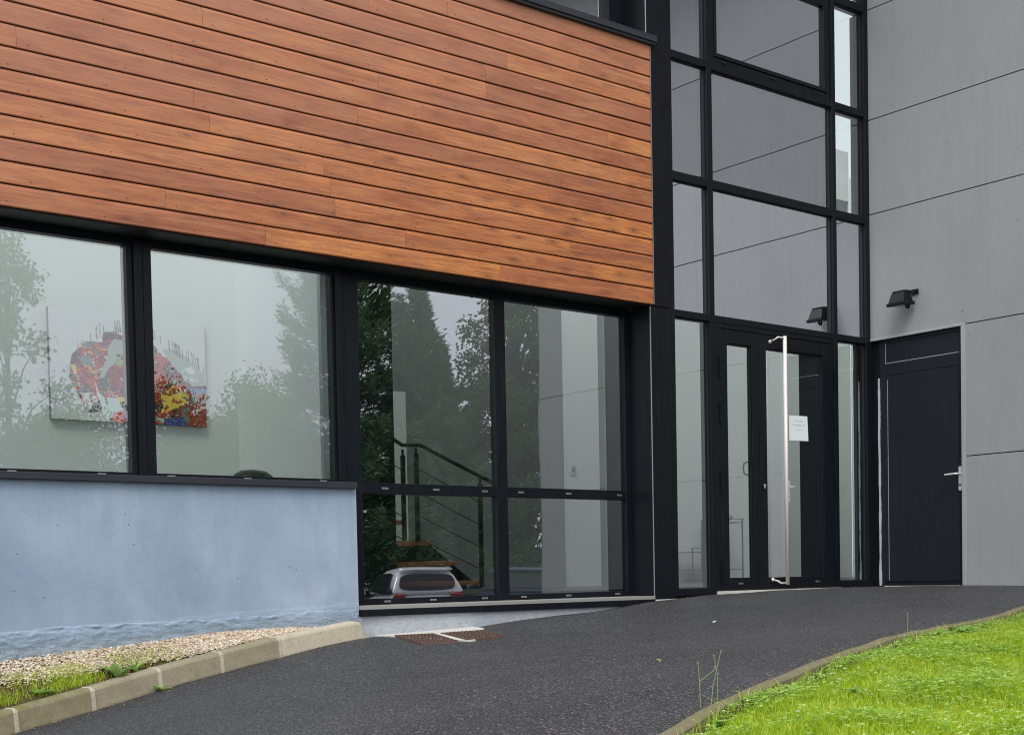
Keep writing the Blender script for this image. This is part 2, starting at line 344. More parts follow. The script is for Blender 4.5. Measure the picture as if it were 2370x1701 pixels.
STONEM = m_plain_noise('grey_pebble', (.20, .21, .20), (.34, .35, .33), 20, .7)
LEATHER = m_plain_noise('black_leather', (.022, .024, .024), (.045, .048, .046), 25, .42, 0, .2)

# ------------------------------------------------------------------ terrain (thin plate surface through surveyed heights)
GP = np.array([(0,0,0),(-.5,0,0),(-1.5,0,-.008),(-2.2,0,-.024),(-3.1,0,-.066),(-3.8,0,-.131),(-4.6,0,-.174),(-5.07,0,-.221),(-5.46,0,-.25),(-6.03,0,-.25),
(-6.12,-.124,-.245),(-6.92,-.276,-.341),(-7.405,-.368,-.413),(-7.875,-.457,-.489),(-8.34,-.546,-.576),(-8.84,-.64,-.66),(-10,-.8,-.82),(-12.5,-1,-1.1),
(-8.231,-5.252,-.351),(-7.709,-5.025,-.304),(-7.232,-4.828,-.274),(-6.479,-4.529,-.228),(-5.466,-4.118,-.189),(-4.347,-3.729,-.176),(-2.311,-3.044,-.116),
(0,-1.67,-.002),(0,-2.7,-.05),(-8.7,-4,-.417),(-8.83,-2.23,-.547),(-5.5,-2,-.24),(-10,-4,-.65),(-12.5,-4,-1.0),(-13,-8,-1.25),(-12.4,-9.5,-1.35),(-11.4,-8.6,-1.35),(-9.2,-7.6,-.52),(-9,-6.6,-.38),(-7.9,-6.35,-.33),(-5.6,-5.1,-.31),(-3,-4.4,-.33),(-7,-7,-.42),(-4,-5.8,-.48),(-2,-4.9,-.5),(1,-4.6,-.5),(-4,-8,-1.0),(0,-8,-1.15),(-10,-11,-1.4),(-5,-11,-1.4),(0,-11,-1.4),(3,-8,-1.3)], float)
def _U(r2): return np.where(r2 > 1e-12, r2 * np.log(np.maximum(r2, 1e-12)) * .5, 0)
_n = len(GP); _K = _U(((GP[:, None, :2] - GP[None, :, :2]) ** 2).sum(2)) + np.eye(_n) * .004; _Q = np.c_[np.ones(_n), GP[:, :2]]
_A = np.zeros((_n + 3, _n + 3)); _A[:_n, :_n] = _K; _A[:_n, _n:] = _Q; _A[_n:, :_n] = _Q.T; _W = np.linalg.solve(_A, np.r_[GP[:, 2], 0, 0, 0])
def gz(x, y):
    x = np.asarray(x, float); y = np.asarray(y, float)
    return _U((x[..., None] - GP[:, 0]) ** 2 + (y[..., None] - GP[:, 1]) ** 2) @ _W[:_n] + _W[_n] + _W[_n + 1] * x + _W[_n + 2] * y
KX = np.array([-13.5, -12.2, -10.5, -9.2, -8.231, -7.709, -7.232, -6.479, -5.466, -4.347, -2.311, 0, 3.]); 
KY = np.array([-9.6, -8.4, -6.9, -5.85, -5.252, -5.025, -4.828, -4.529, -4.118, -3.729, -3.044, -2.75, -2.6])
def ky(x): # smooth interpolation of the lawn edging line
    x = np.asarray(x, float); s = 0; 
    for d in (-.2, -.1, 0, .1, .2): s = s + np.interp(x + d, KX, KY)
    return s / 5
def grid(xs, ys2d, zf):
    ny, nx = ys2d.shape; X = np.broadcast_to(xs, (ny, nx)); Z = zf(X, ys2d)
    V = np.stack([X, ys2d, Z], -1).reshape(-1, 3); i = np.arange(ny * nx).reshape(ny, nx)
    F = np.stack([i[:-1, :-1], i[:-1, 1:], i[1:, 1:], i[1:, :-1]], -1).reshape(-1, 4); return V, F
# far ground (car park level) reaching the horizon, with the ramp's embankment cut out by sitting lower
g = MB(); L = 260; g.add([(-L, -L, -1.42), (L, -L, -1.42), (L, L, -1.42), (-L, L, -1.42)], [(0, 1, 2, 3)])
tag(g.build('ground', ASPHALT), kind='structure')
xs = np.linspace(-13.5, -.002, 230); tt = np.linspace(0, 1, 110)[:, None]
V, F = grid(xs, (ky(xs) * (1 - tt) + .012 * tt), lambda x, y: gz(x, y) + .002 * np.sin(x * 7.3 + y * 3) * np.cos(y * 5.1))
asp = raw_mesh('asphalt_path', V, F, ASPHALT, smooth=True); tag(asp, kind='structure')
xs = np.linspace(-13.5, 1.2, 160); tt = np.linspace(0, 1, 60)[:, None] ** 1.3
def lawn_z(x, y):
    d = ky(x) - y
    return gz(x, y) - .085 * np.exp(-np.maximum(d, 0) / .16) + .0 + .012 * np.sin(x * 4.1 + y * 2.2) * np.sin(y * 3.7 - x)
V, F = grid(xs, (ky(xs) - .05) * (1 - tt) + -12. * tt, lawn_z)
tag(raw_mesh('lawn_ground', V, F[:, ::-1], LAWNSOIL, smooth=True), kind='structure')

# ------------------------------------------------------------------ THE BUILDING
Z_TOP = 6.15; XL = -14.0
bld = tag(empty('office_building', (-7, 0, 0)), 'two storey office block with larch cladding, black framed glazing and blue rendered wall', 'building')
def bp(mb, name, mats, **k):
    o = mb.build(name, mats, **k); o.parent = bld; o.matrix_parent_inverse = Matrix.Translation((7, 0, 0)); return o
# timber cladding: sixteen boards, each a real profile, butt joined at random
wb = MB(); N = 16; z0 = 2.497; pit = (4.722 - z0) / N; XR = -3.072
for i in range(N):
    zb = z0 + i * pit; zt = zb + pit; x = XL
    cuts = [x]
    xx = XL + random.uniform(.6, 2.6)
    while xx < XR - .35: cuts.append(xx); xx += random.choice([1.9, 2.4, 2.9, 3.3]) + random.uniform(-.2, .2)
    if i == 6: cuts = [c for c in cuts if not -8.4 < c < -6.2] + [-7.33]
    if i == 1: cuts = [c for c in cuts if not -9 < c < -6.4] + [-7.55]
    cuts = sorted(cuts) + [XR]
    for a, b in zip(cuts[:-1], cuts[1:]):
        tn = random.uniform(.02, .98); dy = random.uniform(-.0012, .0012); g0 = .0022; b2 = b - (0 if b == XR else g0)
        gap = .0068
        prof = [(.0, zb + gap), (-.0185, zb + gap), (-.0215, zb + gap + .004), (-.0215, zt - .020), (-.0195, zt - .0175), (-.0165, zt - .0165), (-.0140, zt - .003), (-.010, zt), (0., zt)]
        prof = [(y + dy, z) for y, z in prof]
        wb.loft([[(a, y, z) for y, z in prof], [(b2, y, z) for y, z in prof]], 0, True, tn)
        # nail heads
        for nx in np.arange(a + .07, b - .04, .62):
            for nz in (zb + .03,):
                wb.box(nx, nx + .0065, -.0222 + dy, -.021 + dy, nz, nz + .0065, 1, .5)
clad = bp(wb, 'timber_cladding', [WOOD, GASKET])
bp(MB().box(XL, XR + .004, .001, .02, z0 - .001, 4.725), 'cladding_batten', mat('stained_batten', (.035, .010, .004), .9))
bp(MB().box(XR + .004, XR + .010, -.024, -.001, z0 + .01, 4.722), 'cladding_trim', ALU)
bp(MB().box(XL, XR, .021, .40, 2.500, 2.55), 'soffit', DARKSOF)
bp(MB().box(XL, -2.87, .401, .42, 2.50, Z_TOP).box(XL, -6.16, .36, .37, .9, .901), 'bounce_lining', mat('bounce_white', (.8, .8, .78), .9))  # unseen white lining added to bounce daylight into the rooms
cap = MB().box(XL, -3.02, -.065, .24, 4.735, 4.788).box(XL, -3.022, -.052, -.026, 4.712, 4.7345)
bp(cap, 'cap_flashing', CAP, bevel=.002)
# painted wall and plinth
bp(MB().box(XL, -6.122, 0, .34, -1.5, .838).box(-6.1215, -3.102, .0, .34, -1.5, -.0975), 'rendered_wall', BLUE)
_sx = np.linspace(-9.6, -6.135, 520)
def scar_z(x): return np.interp(x, [-9.6, -8.70, -8.37, -7.95, -7.4, -6.9, -6.2], [-.17, -.115, -.085, -.085, -.075, -.063, -.045]) + .020 * np.array([noise.noise(Vector((a * 5, 3, 0))) + .45 * noise.noise(Vector((a * 26, 9, 0))) for a in x])
_sz = scar_z(_sx); _T = np.linspace(0, 1, 46); _V = []
for k, t_ in enumerate(_T):
    z = _sz + .004 - t_ ** 1.25 * .42
    amp = np.clip((-6.1 - _sx) / .9, .12, 1) * (np.exp(-t_ * 14) * .75 + .35) * min(1, k / 3.)
    nz = np.array([noise.fractal(Vector((a * 13, zz * 34, 2)), 1., 2.1, 5) for a, zz in zip(_sx, z)]); ridge = np.array([noise.noise(Vector((a * 4.5, 1, 8))) for a in _sx])
    _V.append(np.stack([_sx, -.0030 - np.maximum(0, .001 + amp * (.004 + .020 * nz + .016 * ridge)) if k else np.full_like(_sx, .001), z], -1))
_V = np.array(_V).reshape(-1, 3); _i = np.arange(46 * 520).reshape(46, 520); _F = np.stack([_i[:-1, :-1], _i[1:, :-1], _i[1:, 1:], _i[:-1, 1:]], -1).reshape(-1, 4)
_o = raw_mesh('rough_render_base', _V, _F, BLUE, smooth=True); _o.parent = bld; _o.matrix_parent_inverse = Matrix.Translation((7, 0, 0))
bp(MB().box(-3.1005, -.0, .012, .34, -1.5, -.052).box(-3.098, -2.32, -.010, .0115, -.3, -.050), 'threshold_plinth', PALE)
# corner column
colm = MB().box(-3.100, -2.862, -.012, .27, -.048, 2.488).box(-3.100, -2.862, -.012, .27, 2.493, Z_TOP)
bp(colm, 'corner_column', BLACK, bevel=.002)
bp(MB().box(-3.1035, -3.1002, -.014, -.004, -.045, 2.485), 'column_edge_trim', ALU); bp(MB().box(-3.1035, -3.1002, -.014, -.004, 4.79, Z_TOP), 'column_edge_trim', ALU)
bp(MB().box(-2.862, -2.848, .014, .2, -.04, Z_TOP), 'column_shadow_gap', GASKET)

# ---- ribbon windows and big window (frames stand at y=.26)
YF = .26
def pane(mb_rects, parent, y, name='glass_pane', g_=None):
    m = MB()
    for x0_, x1_, z0_, z1_ in mb_rects: m.add([(x0_, y, z0_), (x1_, y, z0_), (x1_, y, z1_), (x0_, y, z1_)], [(0, 1, 2, 3)])
    o = m.build(name, g_ or GLASS); o.parent = parent; return o
def sub(mb, name, mats, parent, **k):
    o = mb.build(name, mats, **k); o.parent = parent; return o
def win_root(name, label=None):
    o = MB().build(name, BLACK); o.parent = bld; o.matrix_parent_inverse = Matrix.Translation((7, 0, 0))
    if label: o['label'] = label
    return o
def drain_caps(parent, xs_, z, y):
    for x in xs_: sub(MB().box(x - .028, x + .028, y - .006, y, z, z + .014).box(x - .018, x + .018, y - .0075, y - .0061, z + .005, z + .008, 1), 'drain_cap', [ALU, GASKET], parent, bevel=.001)
def window(name, frame_boxes, panes, caps=(), gask=(), label=None, yg=None):
    m = MB()
    for b in frame_boxes: m.box(*b)
    o = m.build(name, BLACK); o.parent = bld; o.matrix_parent_inverse = Matrix.Translation((7, 0, 0))
    bv = o.modifiers.new('b', 'BEVEL'); bv.width = .0025; bv.segments = 1; bv.limit_method = 'ANGLE'
    if label: o['label'] = label
    for p in panes: pane([p], o, yg or YF + .028, g_={'ribbon_window': GLASS, 'upper_window': SOLAR}.get(name, STAIRG))
    for xs_, z in caps: drain_caps(o, xs_, z, YF)
    if gask:
        gm = MB()
        for b in gask: gm.box(*b)
        sub(gm, 'glazing_gasket', GASKET, o)
    return o
zs, zt_ = .886, 2.499
def rect_frame(x0_, x1_, z0_, z1_, l, r_, b, t_, y0=YF, y1=YF + .07):
    return [(x0_, x0_ + l, y0, y1, z0_, z1_), (x1_ - r_, x1_, y0, y1, z0_, z1_), (x0_ + l, x1_ - r_, y0 + .0005, y1, z0_, z0_ + b), (x0_ + l, x1_ - r_, y0 + .0005, y1, z1_ - t_, z1_)]
# far left windows (mostly outside the photograph)
window('ribbon_window', rect_frame(-10.66, -9.16, zs, zt_, .06, .06, .04, .055), [(-10.6, -9.22, zs + .04, zt_ - .055)])
window('ribbon_window', rect_frame(-12.3, -10.72, zs, zt_, .06, .06, .04, .055), [(-12.24, -10.78, zs + .04, zt_ - .055)])
window('ribbon_window', rect_frame(-9.14, -7.6745, zs, zt_, .06, .042, .04, .055), [(-9.08, -7.7165, zs + .04, zt_ - .055)], [((-8.52, -7.93), zs + .014)])
window('ribbon_window', rect_frame(-7.551, -6.114, zs, zt_, .006, .026, .04, .055), [(-7.545, -6.14, zs + .04, zt_ - .055)], [((-7.44, -6.86, -6.24), zs + .014)])
pm = MB().box(-7.674, -7.6145, YF - .022, YF + .07, zs, 2.478).box(-7.611, -7.5515, YF - .022, YF + .07, zs, 2.478).box(-7.6143, -7.6112, YF - .01, YF + .02, zs, 2.478)
bp(pm, 'window_mullion', BLACK, bevel=.003)
bp(MB().box(-6.1135, -6.0635, YF - .024, YF + .07, zs, 2.499).box(-6.0625, -6.0305, YF - .004, YF + .07, .84, 2.499), 'window_mullion', BLACK, bevel=.003)
# big window: post, transom, two lights over two lights
zb_, zr = -.018, 2.499
fb = [(-6.030, -5.903, YF, YF + .07, zb_, zr), (-4.612, -4.500, YF - .004, YF + .07, zb_, zr), (-3.163, -3.1002, YF, YF + .07, zb_, zr)]
for a, b in ((-5.903, -4.612), (-4.500, -3.163)):
    fb += [(a, b, YF + .001, YF + .07, zb_, .028), (a, b, YF - .001, YF + .07, .827, .909), (a, b, YF + .001, YF + .07, 2.432, zr)]
window('stair_window', fb, [(-5.903, -4.612, .028, .827), (-5.903, -4.612, .909, 2.432), (-4.5, -3.163, .028, .827), (-4.5, -3.163, .909, 2.432)],
       [((-5.70, -5.27, -4.76), zb_ + .016), ((-4.35, -3.86, -3.29), zb_ + .016), ((-5.70, -5.22, -4.74), .862), ((-4.36, -3.84, -3.25), .862)],
       label='tall double window below the cladding, with a stair behind it')
# sills
s1 = MB().box(XL, -6.133, -.042, .2595, .8385, .8835); bp(s1, 'window_sill', CAP, bevel=.003)
s2 = MB().box(-6.119, -3.1045, -.022, .2595, -.047, -.0190).box(-6.112, -3.1045, -.024, .2, -.0965, -.0475, 1); bp(s2, 'window_sill', [GREYMET, BLACK], bevel=.0015)
# upper windows above the cladding
window('upper_window', rect_frame(-6.9, -5.05, 4.79, 6.02, .06, .06, .06, .06), [(-6.84, -5.11, 4.85, 5.96)])
window('upper_window', rect_frame(-5.045, -3.1045, 4.79, 6.02, .06, .175, .06, .06), [(-4.985, -3.279, 4.85, 5.96)])
window('upper_window', rect_frame(-8.8, -6.905, 4.79, 6.02, .06, .06, .06, .06), [(-8.74, -6.965, 4.85, 5.96)])
bp(MB().box(XL, -8.8, YF, .33, 4.79, 6.02), 'upper_infill', BLACK)
bp(MB().box(XL, -3.1005, 0, .33, 6.0205, Z_TOP), 'parapet', BLACK)

# ---- curtain wall
cw = MB()
X0, X1a, X1b, X2a, X2b, X3 = -2.8475, -2.344, -2.277, -.577, -.519, -.066
T = [(2.437, 2.495), (3.632, 3.705), (4.688, 4.752), (5.72, 5.79), (6.05, 6.14)]
for a, b in ((X0, -2.789), (X1a, X1b), (X2a, X2b), (X3, -.002)): cw.box(a, b, 0, .13, -.03, Z_TOP)
for z0_, z1_ in T:
    for a, b in ((-2.789, X1a), (X1b, X2a), (X2b, X3)):
        cw.box(a, b, .003, .128, z0_, z1_)
cw.box(-2.789, X1a, .003, .128, -.028, .030).box(X2b, X3, .003, .128, -.01, .064)
bp(MB().box(-.0008, .2, .0006, .1385, -.03, Z_TOP), 'corner_filler', BLACK)
bp(MB().box(-2.79, -.06, .085, .10, 2.44, 3.63), 'spandrel_backing', DARK)
bp(MB().box(-2.30, -.53, -.022, .1, -.04, .003), 'door_threshold', PALE)
cwo = bp(cw, 'curtain_wall_frame', BLACK, bevel=.002)
cwo['label'] = 'black grid of mullions and transoms around the entrance'
YG = .042
def fixed(a, b, z0_, z1_, nm='glass_panel'):
    g_ = SPANDREL if 2.45 < z0_ < 2.6 else (SOLAR if z0_ > 2.6 and a < -1 else STAIRG)
    fm = MB(); e = .009; y0, y1 = YG - .012, YG + .03
    fm.box(a, a + e, y0, y1, z0_, z1_).box(b - e, b, y0, y1, z0_, z1_).box(a + e, b - e, y0, y1, z0_, z0_ + e).box(a + e, b - e, y0, y1, z1_ - e, z1_)
    o = fm.build(nm, GASKET); o.parent = bld; o.matrix_parent_inverse = Matrix.Translation((7, 0, 0)); pane([(a + e, b - e, z0_ + e, z1_ - e)], o, YG, g_=g_); return o
for a, b in ((-2.789, X1a), (X2b, X3)):
    lo = .030 if a < -2 else .064
    zz = [(lo, T[0][0])] + [(T[i][1], T[i + 1][0]) for i in range(4)]
    for z0_, z1_ in zz: fixed(a, b, z0_, z1_)
for z0_, z1_ in [(T[0][1], T[1][0]), (T[1][1], T[2][0])]: fixed(X1b, X2a, z0_, z1_)
fixed(X1b, X2a, T[3][1], T[4][0])
# opening window above the second transom
ow = MB()
for b in rect_frame(X1b + .002, X2a - .002, T[2][1] + .001, T[3][0] - .001, .045, .045, .055, .045, .012, .10): ow.box(*b)
oo = bp(ow, 'opening_window', BLACK, bevel=.002)
om = MB()
for b in rect_frame(X1b + .052, X2a - .052, T[2][1] + .062, T[3][0] - .05, .028, .05, .035, .035, .004, .08): om.box(*b)
sub(om, 'sash', BLACK, oo, bevel=.002)
pane([(X1b + .08, X2a - .102, T[2][1] + .097, T[3][0] - .085)], oo, .036, g_=SOLAR)
for x in (X1b + .17, -1.42, X2a - .17): sub(MB().box(x - .028, x + .028, .004, .0115, T[2][1] + .022, T[2][1] + .036), 'drain_cap', GASKET, oo, bevel=.001)

# ---- entrance door
dr = MB().box(X1b + .001, -2.222, .006, .11, -.008, 2.436).box(-.572, X2a - .001, .006, .11, -.008, 2.436).box(-2.222, -.572, .006, .11, 2.392, 2.436)
door = bp(dr, 'entrance_door', BLACK, bevel=.002); door['label'] = 'black framed glass double door with a long steel pull bar'
def leaf(x0_, x1_, gl, gr, gt, gb):
    m = MB().box(x0_, gl, .012, .072, .010, 2.388).box(gr, x1_, .012, .072, .010, 2.388).box(gl, gr, .0125, .0715, .010, gb).box(gl, gr, .0125, .0715, gt, 2.388)
    # glazing beads
    for a, b, c, d in ((gl, gl + .012, gb, gt), (gr - .012, gr, gb, gt), (gl + .012, gr - .012, gb, gb + .012), (gl + .012, gr - .012, gt - .012, gt)): m.box(a, b, .022, .062, c, d)
    return m
sub(leaf(-2.216, -1.682, -2.110, -1.778, 2.264, .110), 'door_leaf', BLACK, door, bevel=.002)
sub(leaf(-1.676, -.577, -1.574, -.742, 2.264, .106), 'door_leaf', BLACK, door, bevel=.002)
pane([(-2.098, -1.79, .122, 2.252)], door, .040, g_=STAIRG); pane([(-1.562, -.754, .118, 2.252)], door, .040, g_=STAIRG)
for x in (-2.2195, -.5745):
    for z in (2.02, 1.60, .98, .16): sub(MB().box(x - .011, x + .011, -.010, .0055, z - .075, z + .115).box(x - .0115, x + .0115, -.0105, -.0095, z + .018, z + .022, 1), 'hinge', [BLACK, GASKET], door, bevel=.002)
# pull bar
ph = MB(); xb, yb = -1.404, -.072
ph.tube([(xb, yb, .045), (xb, yb, 2.378)], .0185, 16)
pull = sub(ph, 'pull_handle', STEEL, door, smooth=False); 
for p in pull.data.polygons: p.use_smooth = len(p.vertices) == 4
for z in (.062, 2.362):
    sub(MB().tube([(xb, yb, z), (xb - .10, yb, z), (xb - .118, yb + .012, z - (.02 if z > 1 else -.02)), (xb - .118, .012, z - (.035 if z > 1 else -.035))], .0075, 8)
        .tube([(xb - .118, .0, z - (.035 if z > 1 else -.035)), (xb - .118, .0115, z - (.035 if z > 1 else -.035))], .017, 12), 'handle_bracket', STEEL, door, smooth=True)
sub(MB().tube([(-1.632, -.002, .978), (-1.632, .0118, .978)], .026, 16).tube([(-1.632, -.006, .982), (-1.632, -.0021, .982)], .009, 10, 1).box(-1.636, -1.628, -.006, -.0021, .955, .978, 1), 'lock_cylinder', [GASKET, STEEL], door)
sub(MB().tube([(-1.776, .073, 1.20), (-1.80, .10, 1.19), (-1.805, .105, 1.14), (-1.80, .10, 1.09), (-1.776, .073, 1.08)], .007, 8), 'inner_handle', BLACK, door, smooth=True)
drain_caps(door, (-1.965,), .062, .012); drain_caps(door, (-1.42, -.86), .062, .012)

# ---- interior shell
FL = .045
def room(mb, nm, m_): return bp(mb, nm, m_)
room(MB().box(XL, -5.80, .345, 3.75, -.2, FL - .02, 1).box(-5.7995, 6.2, .345, 6.0, -.2, FL).box(-2.86, -.07, .135, .3445, -.2, .012), 'interior_floor', [DARKFLOOR, CEIL])
# office room behind the ribbon windows: back wall, side wall, left open above to let sky light in
room(MB().box(XL, -5.20, 3.5, 3.7, FL, 3.7).box(-5.255, -5.10, 1.95, 3.4995, FL, 3.7), 'interior_wall', WHITEWALL)
room(MB().box(-7.70, -7.545, .335, .40, FL, 2.9).box(-6.135, -5.95, .335, .42, .9, 2.79), 'interior_wall', GREYWALL)
room(MB().box(XL, -6.2, .335, .50, FL, .83), 'interior_wall', WHITEWALL)
# dark steel stair column and partition end
room(MB().box(-5.80, -5.601, .50, .62, FL, 3.4).box(-5.60, -5.432, .52, .62, FL, 3.4).box(-5.95, -5.78, .52, .60, FL, 2.9), 'stair_column', DOORBLK)
# stair hall back walls
room(MB().box(-5.10, -1.86, 3.0, 3.15, FL, 3.9), 'interior_wall', GREYWALL)
room(MB().box(-1.8595, -1.52, 3.0, 3.15, FL, 3.35), 'interior_wall', GREYWALL)
room(MB().box(-4.10, -3.82, 2.72, 2.79, .50, 2.02), 'interior_wall', PALEWALL)
room(MB().box(-1.5195, -1.04, 2.94, 3.15, FL, 3.35), 'interior_wall', PALEWALL)
room(MB().box(-1.0395, -.55, 3.0, 3.15, FL, 3.35), 'interior_wall', GREYWALL)
room(MB().box(-.45, 5.9, 4.75, 4.9, FL, 6.6), 'interior_wall', WHITEWALL)
room(MB().box(.05, .06, .50, .96, FL, Z_TOP - .4), 'inner_doorway_panel', DOORBLK)
room(MB().box(.004, .03, .14, .22, FL, Z_TOP - .4), 'interior_wall', GREYWALL)
# slabs and upper storey
room(MB().box(-.50, -.07, .135, .36, 3.64, 3.70).box(-5.0, -.05, .50, .60, 3.36, 3.62), 'floor_slab', CEIL)
room(MB().box(-2.85, .10, .55, .60, 3.6205, 6.3), 'interior_wall', SHADEWALL)  # close dark wall in place of the dim upper storey
room(MB().box(-6.95, .10, .6005, .61, 2.6, 6.3), 'bounce_lining', PALEWALL)  # added pale back face, reflects sky light into the stair hall
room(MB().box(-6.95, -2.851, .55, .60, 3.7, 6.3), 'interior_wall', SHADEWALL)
room(MB().box(XL, 3.6, 6.0, 6.2, -.2, 3.6), 'outer_wall', PANEL); room(MB().box(.21, 5.9, .001, .02, FL, 6.0).box(5.9005, 5.95, .001, 4.74, FL, 6.2), 'bounce_lining', PALEWALL); room(MB().box(XL - .2, XL - .001, 0, 6.2, 3.2, Z_TOP), 'outer_wall', PANEL)  # the pale linings are added reflectors that brighten the lobby
room(MB().box(XL, -3.1, .34, .5, Z_TOP - .25, Z_TOP - .05), 'roof', CEIL)

# ------------------------------------------------------------------ grey clad wing on the right
bld_top = Z_TOP; Z_TOP = 7.6
wing = tag(empty('grey_clad_wing', (0, -2, 0)), 'plain grey fibre cement clad wing with black service door, right of the entrance', 'building wing')
def wp(mb, name, mats, **k):
    o = mb.build(name, mats, **k); o.parent = wing; o.matrix_parent_inverse = Matrix.Translation((0, 2, 0)); return o
YE = -4.64; J = [-.9, 1.232, 2.4765, 3.729, 4.665, 5.753, 6.95, 7.62]
wp(MB().box(.012, 6., YE + .02, -.002, 2.50, 7.6).box(.012, 6., YE + .02, -1.10, -1.5, 2.4999), 'inner_wall', DARK)
for i in range(7):
    y1 = -1.085 if i < 2 else -.0025; a, b = J[i] + .005, J[i + 1] - .005
    if i == 2: wp(MB().box(.0, .0115, YE, -1.088, a, b).box(.0, .0115, -1.0879, y1, 2.4925, b), 'wall_panel', PANEL)
    else: wp(MB().box(.0, .0115, YE, y1, a, b), 'wall_panel', PANEL)
wp(MB().box(-.0035, 6.0, YE - .012, YE - .001, -1.5, 7.62), 'end_panel', PANEL)
wp(MB().box(-.9, 6.1, YE - .03, -.0025, 7.625, 7.80), 'added_shade_overhang', CAP)  # unseen overhang, added to darken the upper grey panels
# service door
tr = MB().box(-.006, .03, -1.084, -1.062, -.012, 2.49).box(-.012, -.0062, -1.070, -1.038, -.012, 2.492).box(-.011, .03, -1.0375, -.004, 2.464, 2.4915)
for z in (.02, .55, 1.06, 1.57, 2.03): tr.tube([(-.016, -1.064, z), (-.0121, -1.064, z)], .006, 8)
for y in (-.42, -.95): tr.tube([(-.015, y, 2.482), (-.0111, y, 2.482)], .006, 8)
wp(tr, 'door_trim', ZINC, bevel=.0015)
YD0, YD1 = -1.036, -.085
sdr = MB().box(.030, .075, YD0, YD0 + .045, 0, 2.462).box(.030, .075, YD1 - .06, YD1, 0, 2.462).box(.032, .075, YD0 + .045, YD1 - .06, 2.105, 2.225)
sdr.box(.032, .075, YD0 + .045, YD1 - .06, 2.43, 2.462).box(.040, .05, YD0 + .045, YD1 - .06, 2.2255, 2.4295)
sd_ = wp(sdr, 'service_door', DOORBLK, bevel=.002); sd_['label'] = 'scuffed black service door with a transom panel and lever handle'
sub(MB().box(.026, .060, YD0 + .047, YD1 - .062, .022, 2.10), 'door_leaf', DOORBLK, sd_, bevel=.003)
sub(MB().box(.0235, .0258, YD1 - .1, YD1 - .095, .05, 2.06).box(.036, .0395, YD0 + .05, YD1 - .065, 2.2258, 2.232).box(.036, .0395, YD1 - .072, YD1 - .066, 2.233, 2.425), 'bead', ZINC, sd_)
sub(MB().box(.015, .024, YD0 + .05, YD1 - .065, .045, .06), 'weather_bar', BLACK, sd_, bevel=.002)
hp = MB(); hy = -1.004
hp.loft([[(xx, hy + .0165 * math.sin(t) * 1., 1.026 + (.100 if math.cos(t) > 0 else -.100) + .0165 * math.cos(t)) for t in [2 * math.pi * k / 20 + .01 for k in range(20)]] for xx in (.025, .014)])
hp.tube([(.013, hy, 1.070), (-.035, hy, 1.070), (-.040, hy + .02, 1.070), (-.038, hy + .135, 1.066)], [.011, .010, .011, .009], 10)
hp.tube([(.0135, hy, .965), (.008, hy, .965)], .009, 10, 1)
sub(hp, 'lever_handle', [mat('satin_aluminium', (.75, .75, .74), .35, .6), GASKET], sd_)
# jamb filler + ragged foam
wp(MB().box(.04, .08, -.0845, -.0025, 0, 2.463), 'door_jamb', BLACK)
fm = MB(); pr = []
zz = np.linspace(.01, 2.09, 60)
for k, z in enumerate(zz):
    w = .010 + .010 * noise.noise(Vector((z * 5, 0, 0))) + .004 * random.random(); c_ = -.0775 + .006 * noise.noise(Vector((z * 3, 5, 0)))
    if .045 < abs((z - 1.42)) < .06: w *= .3
    pr.append([(.020, c_ - w, z), (.020, c_ + w * .6, z), (.039, c_ + w * .6, z), (.039, c_ - w, z)])
fm.loft(pr); wp(fm, 'foam_seal', FOAM)
wp(MB().box(.0, .2, -1.0, -.14, -.03, .006), 'door_threshold', PALE)

# ------------------------------------------------------------------ flood light
fl = tag(empty('flood_light', (-.13, -.44, 2.77)), 'black halogen flood light bracketed to the grey wall above the service door', 'flood light')
HOUS = m_black('cast_black_housing', (.008, .009, .010), .45)
def frustum(mb, w0, d0, z0_, w1, d1, z1_, off=0.):
    mb.add([(-w0, -d0, z0_), (w0, -d0, z0_), (w0, d0, z0_), (-w0, d0, z0_), (-w1 + off, -d1, z1_), (w1 + off, -d1, z1_), (w1 + off, d1, z1_), (-w1 + off, d1, z1_)],
           [(0, 3, 2, 1), (4, 5, 6, 7), (0, 1, 5, 4), (1, 2, 6, 5), (2, 3, 7, 6), (3, 0, 4, 7)])
h = MB(); frustum(h, .078, .083, .0, .044, .066, .082, .014)
for k in range(7): y = -.056 + k * .0187; h.box(-.034, .062, y - .002, y + .002, .083, .094)
ho = sub(h, 'housing', HOUS, fl, bevel=.006, seg=2)
sub(MB().box(-.092, .092, -.095, .095, -.026, -.001), 'front_frame', HOUS, fl, bevel=.005, seg=2)
sub(MB().box(-.075, .075, -.078, .078, -.028, -.0265), 'lamp_glass', mat('lamp_glass', (.05, .05, .05), .08), fl)
sub(MB().tube([(.02, -.090, .03), (.055, -.100, .07), (.126, -.100, .075)], .006, 6).tube([(.02, .090, .03), (.055, .100, .07), (.126, .100, .075)], .006, 6)
    .box(.122, .129, -.115, .115, .055, .095).tube([(.03, -.035, -.02), (.045, -.035, -.045), (.07, -.035, -.045), (.09, -.035, -.015)], .010, 8).tube([(.06, -.106, .075), (.06, -.094, .075)], .015, 10), 'bracket', HOUS, fl)
fl.rotation_euler = (0, R(-6), 0); fl.scale = (1.0, 1.08, 1.2); fl.location = (-.128, -.452, 2.768)

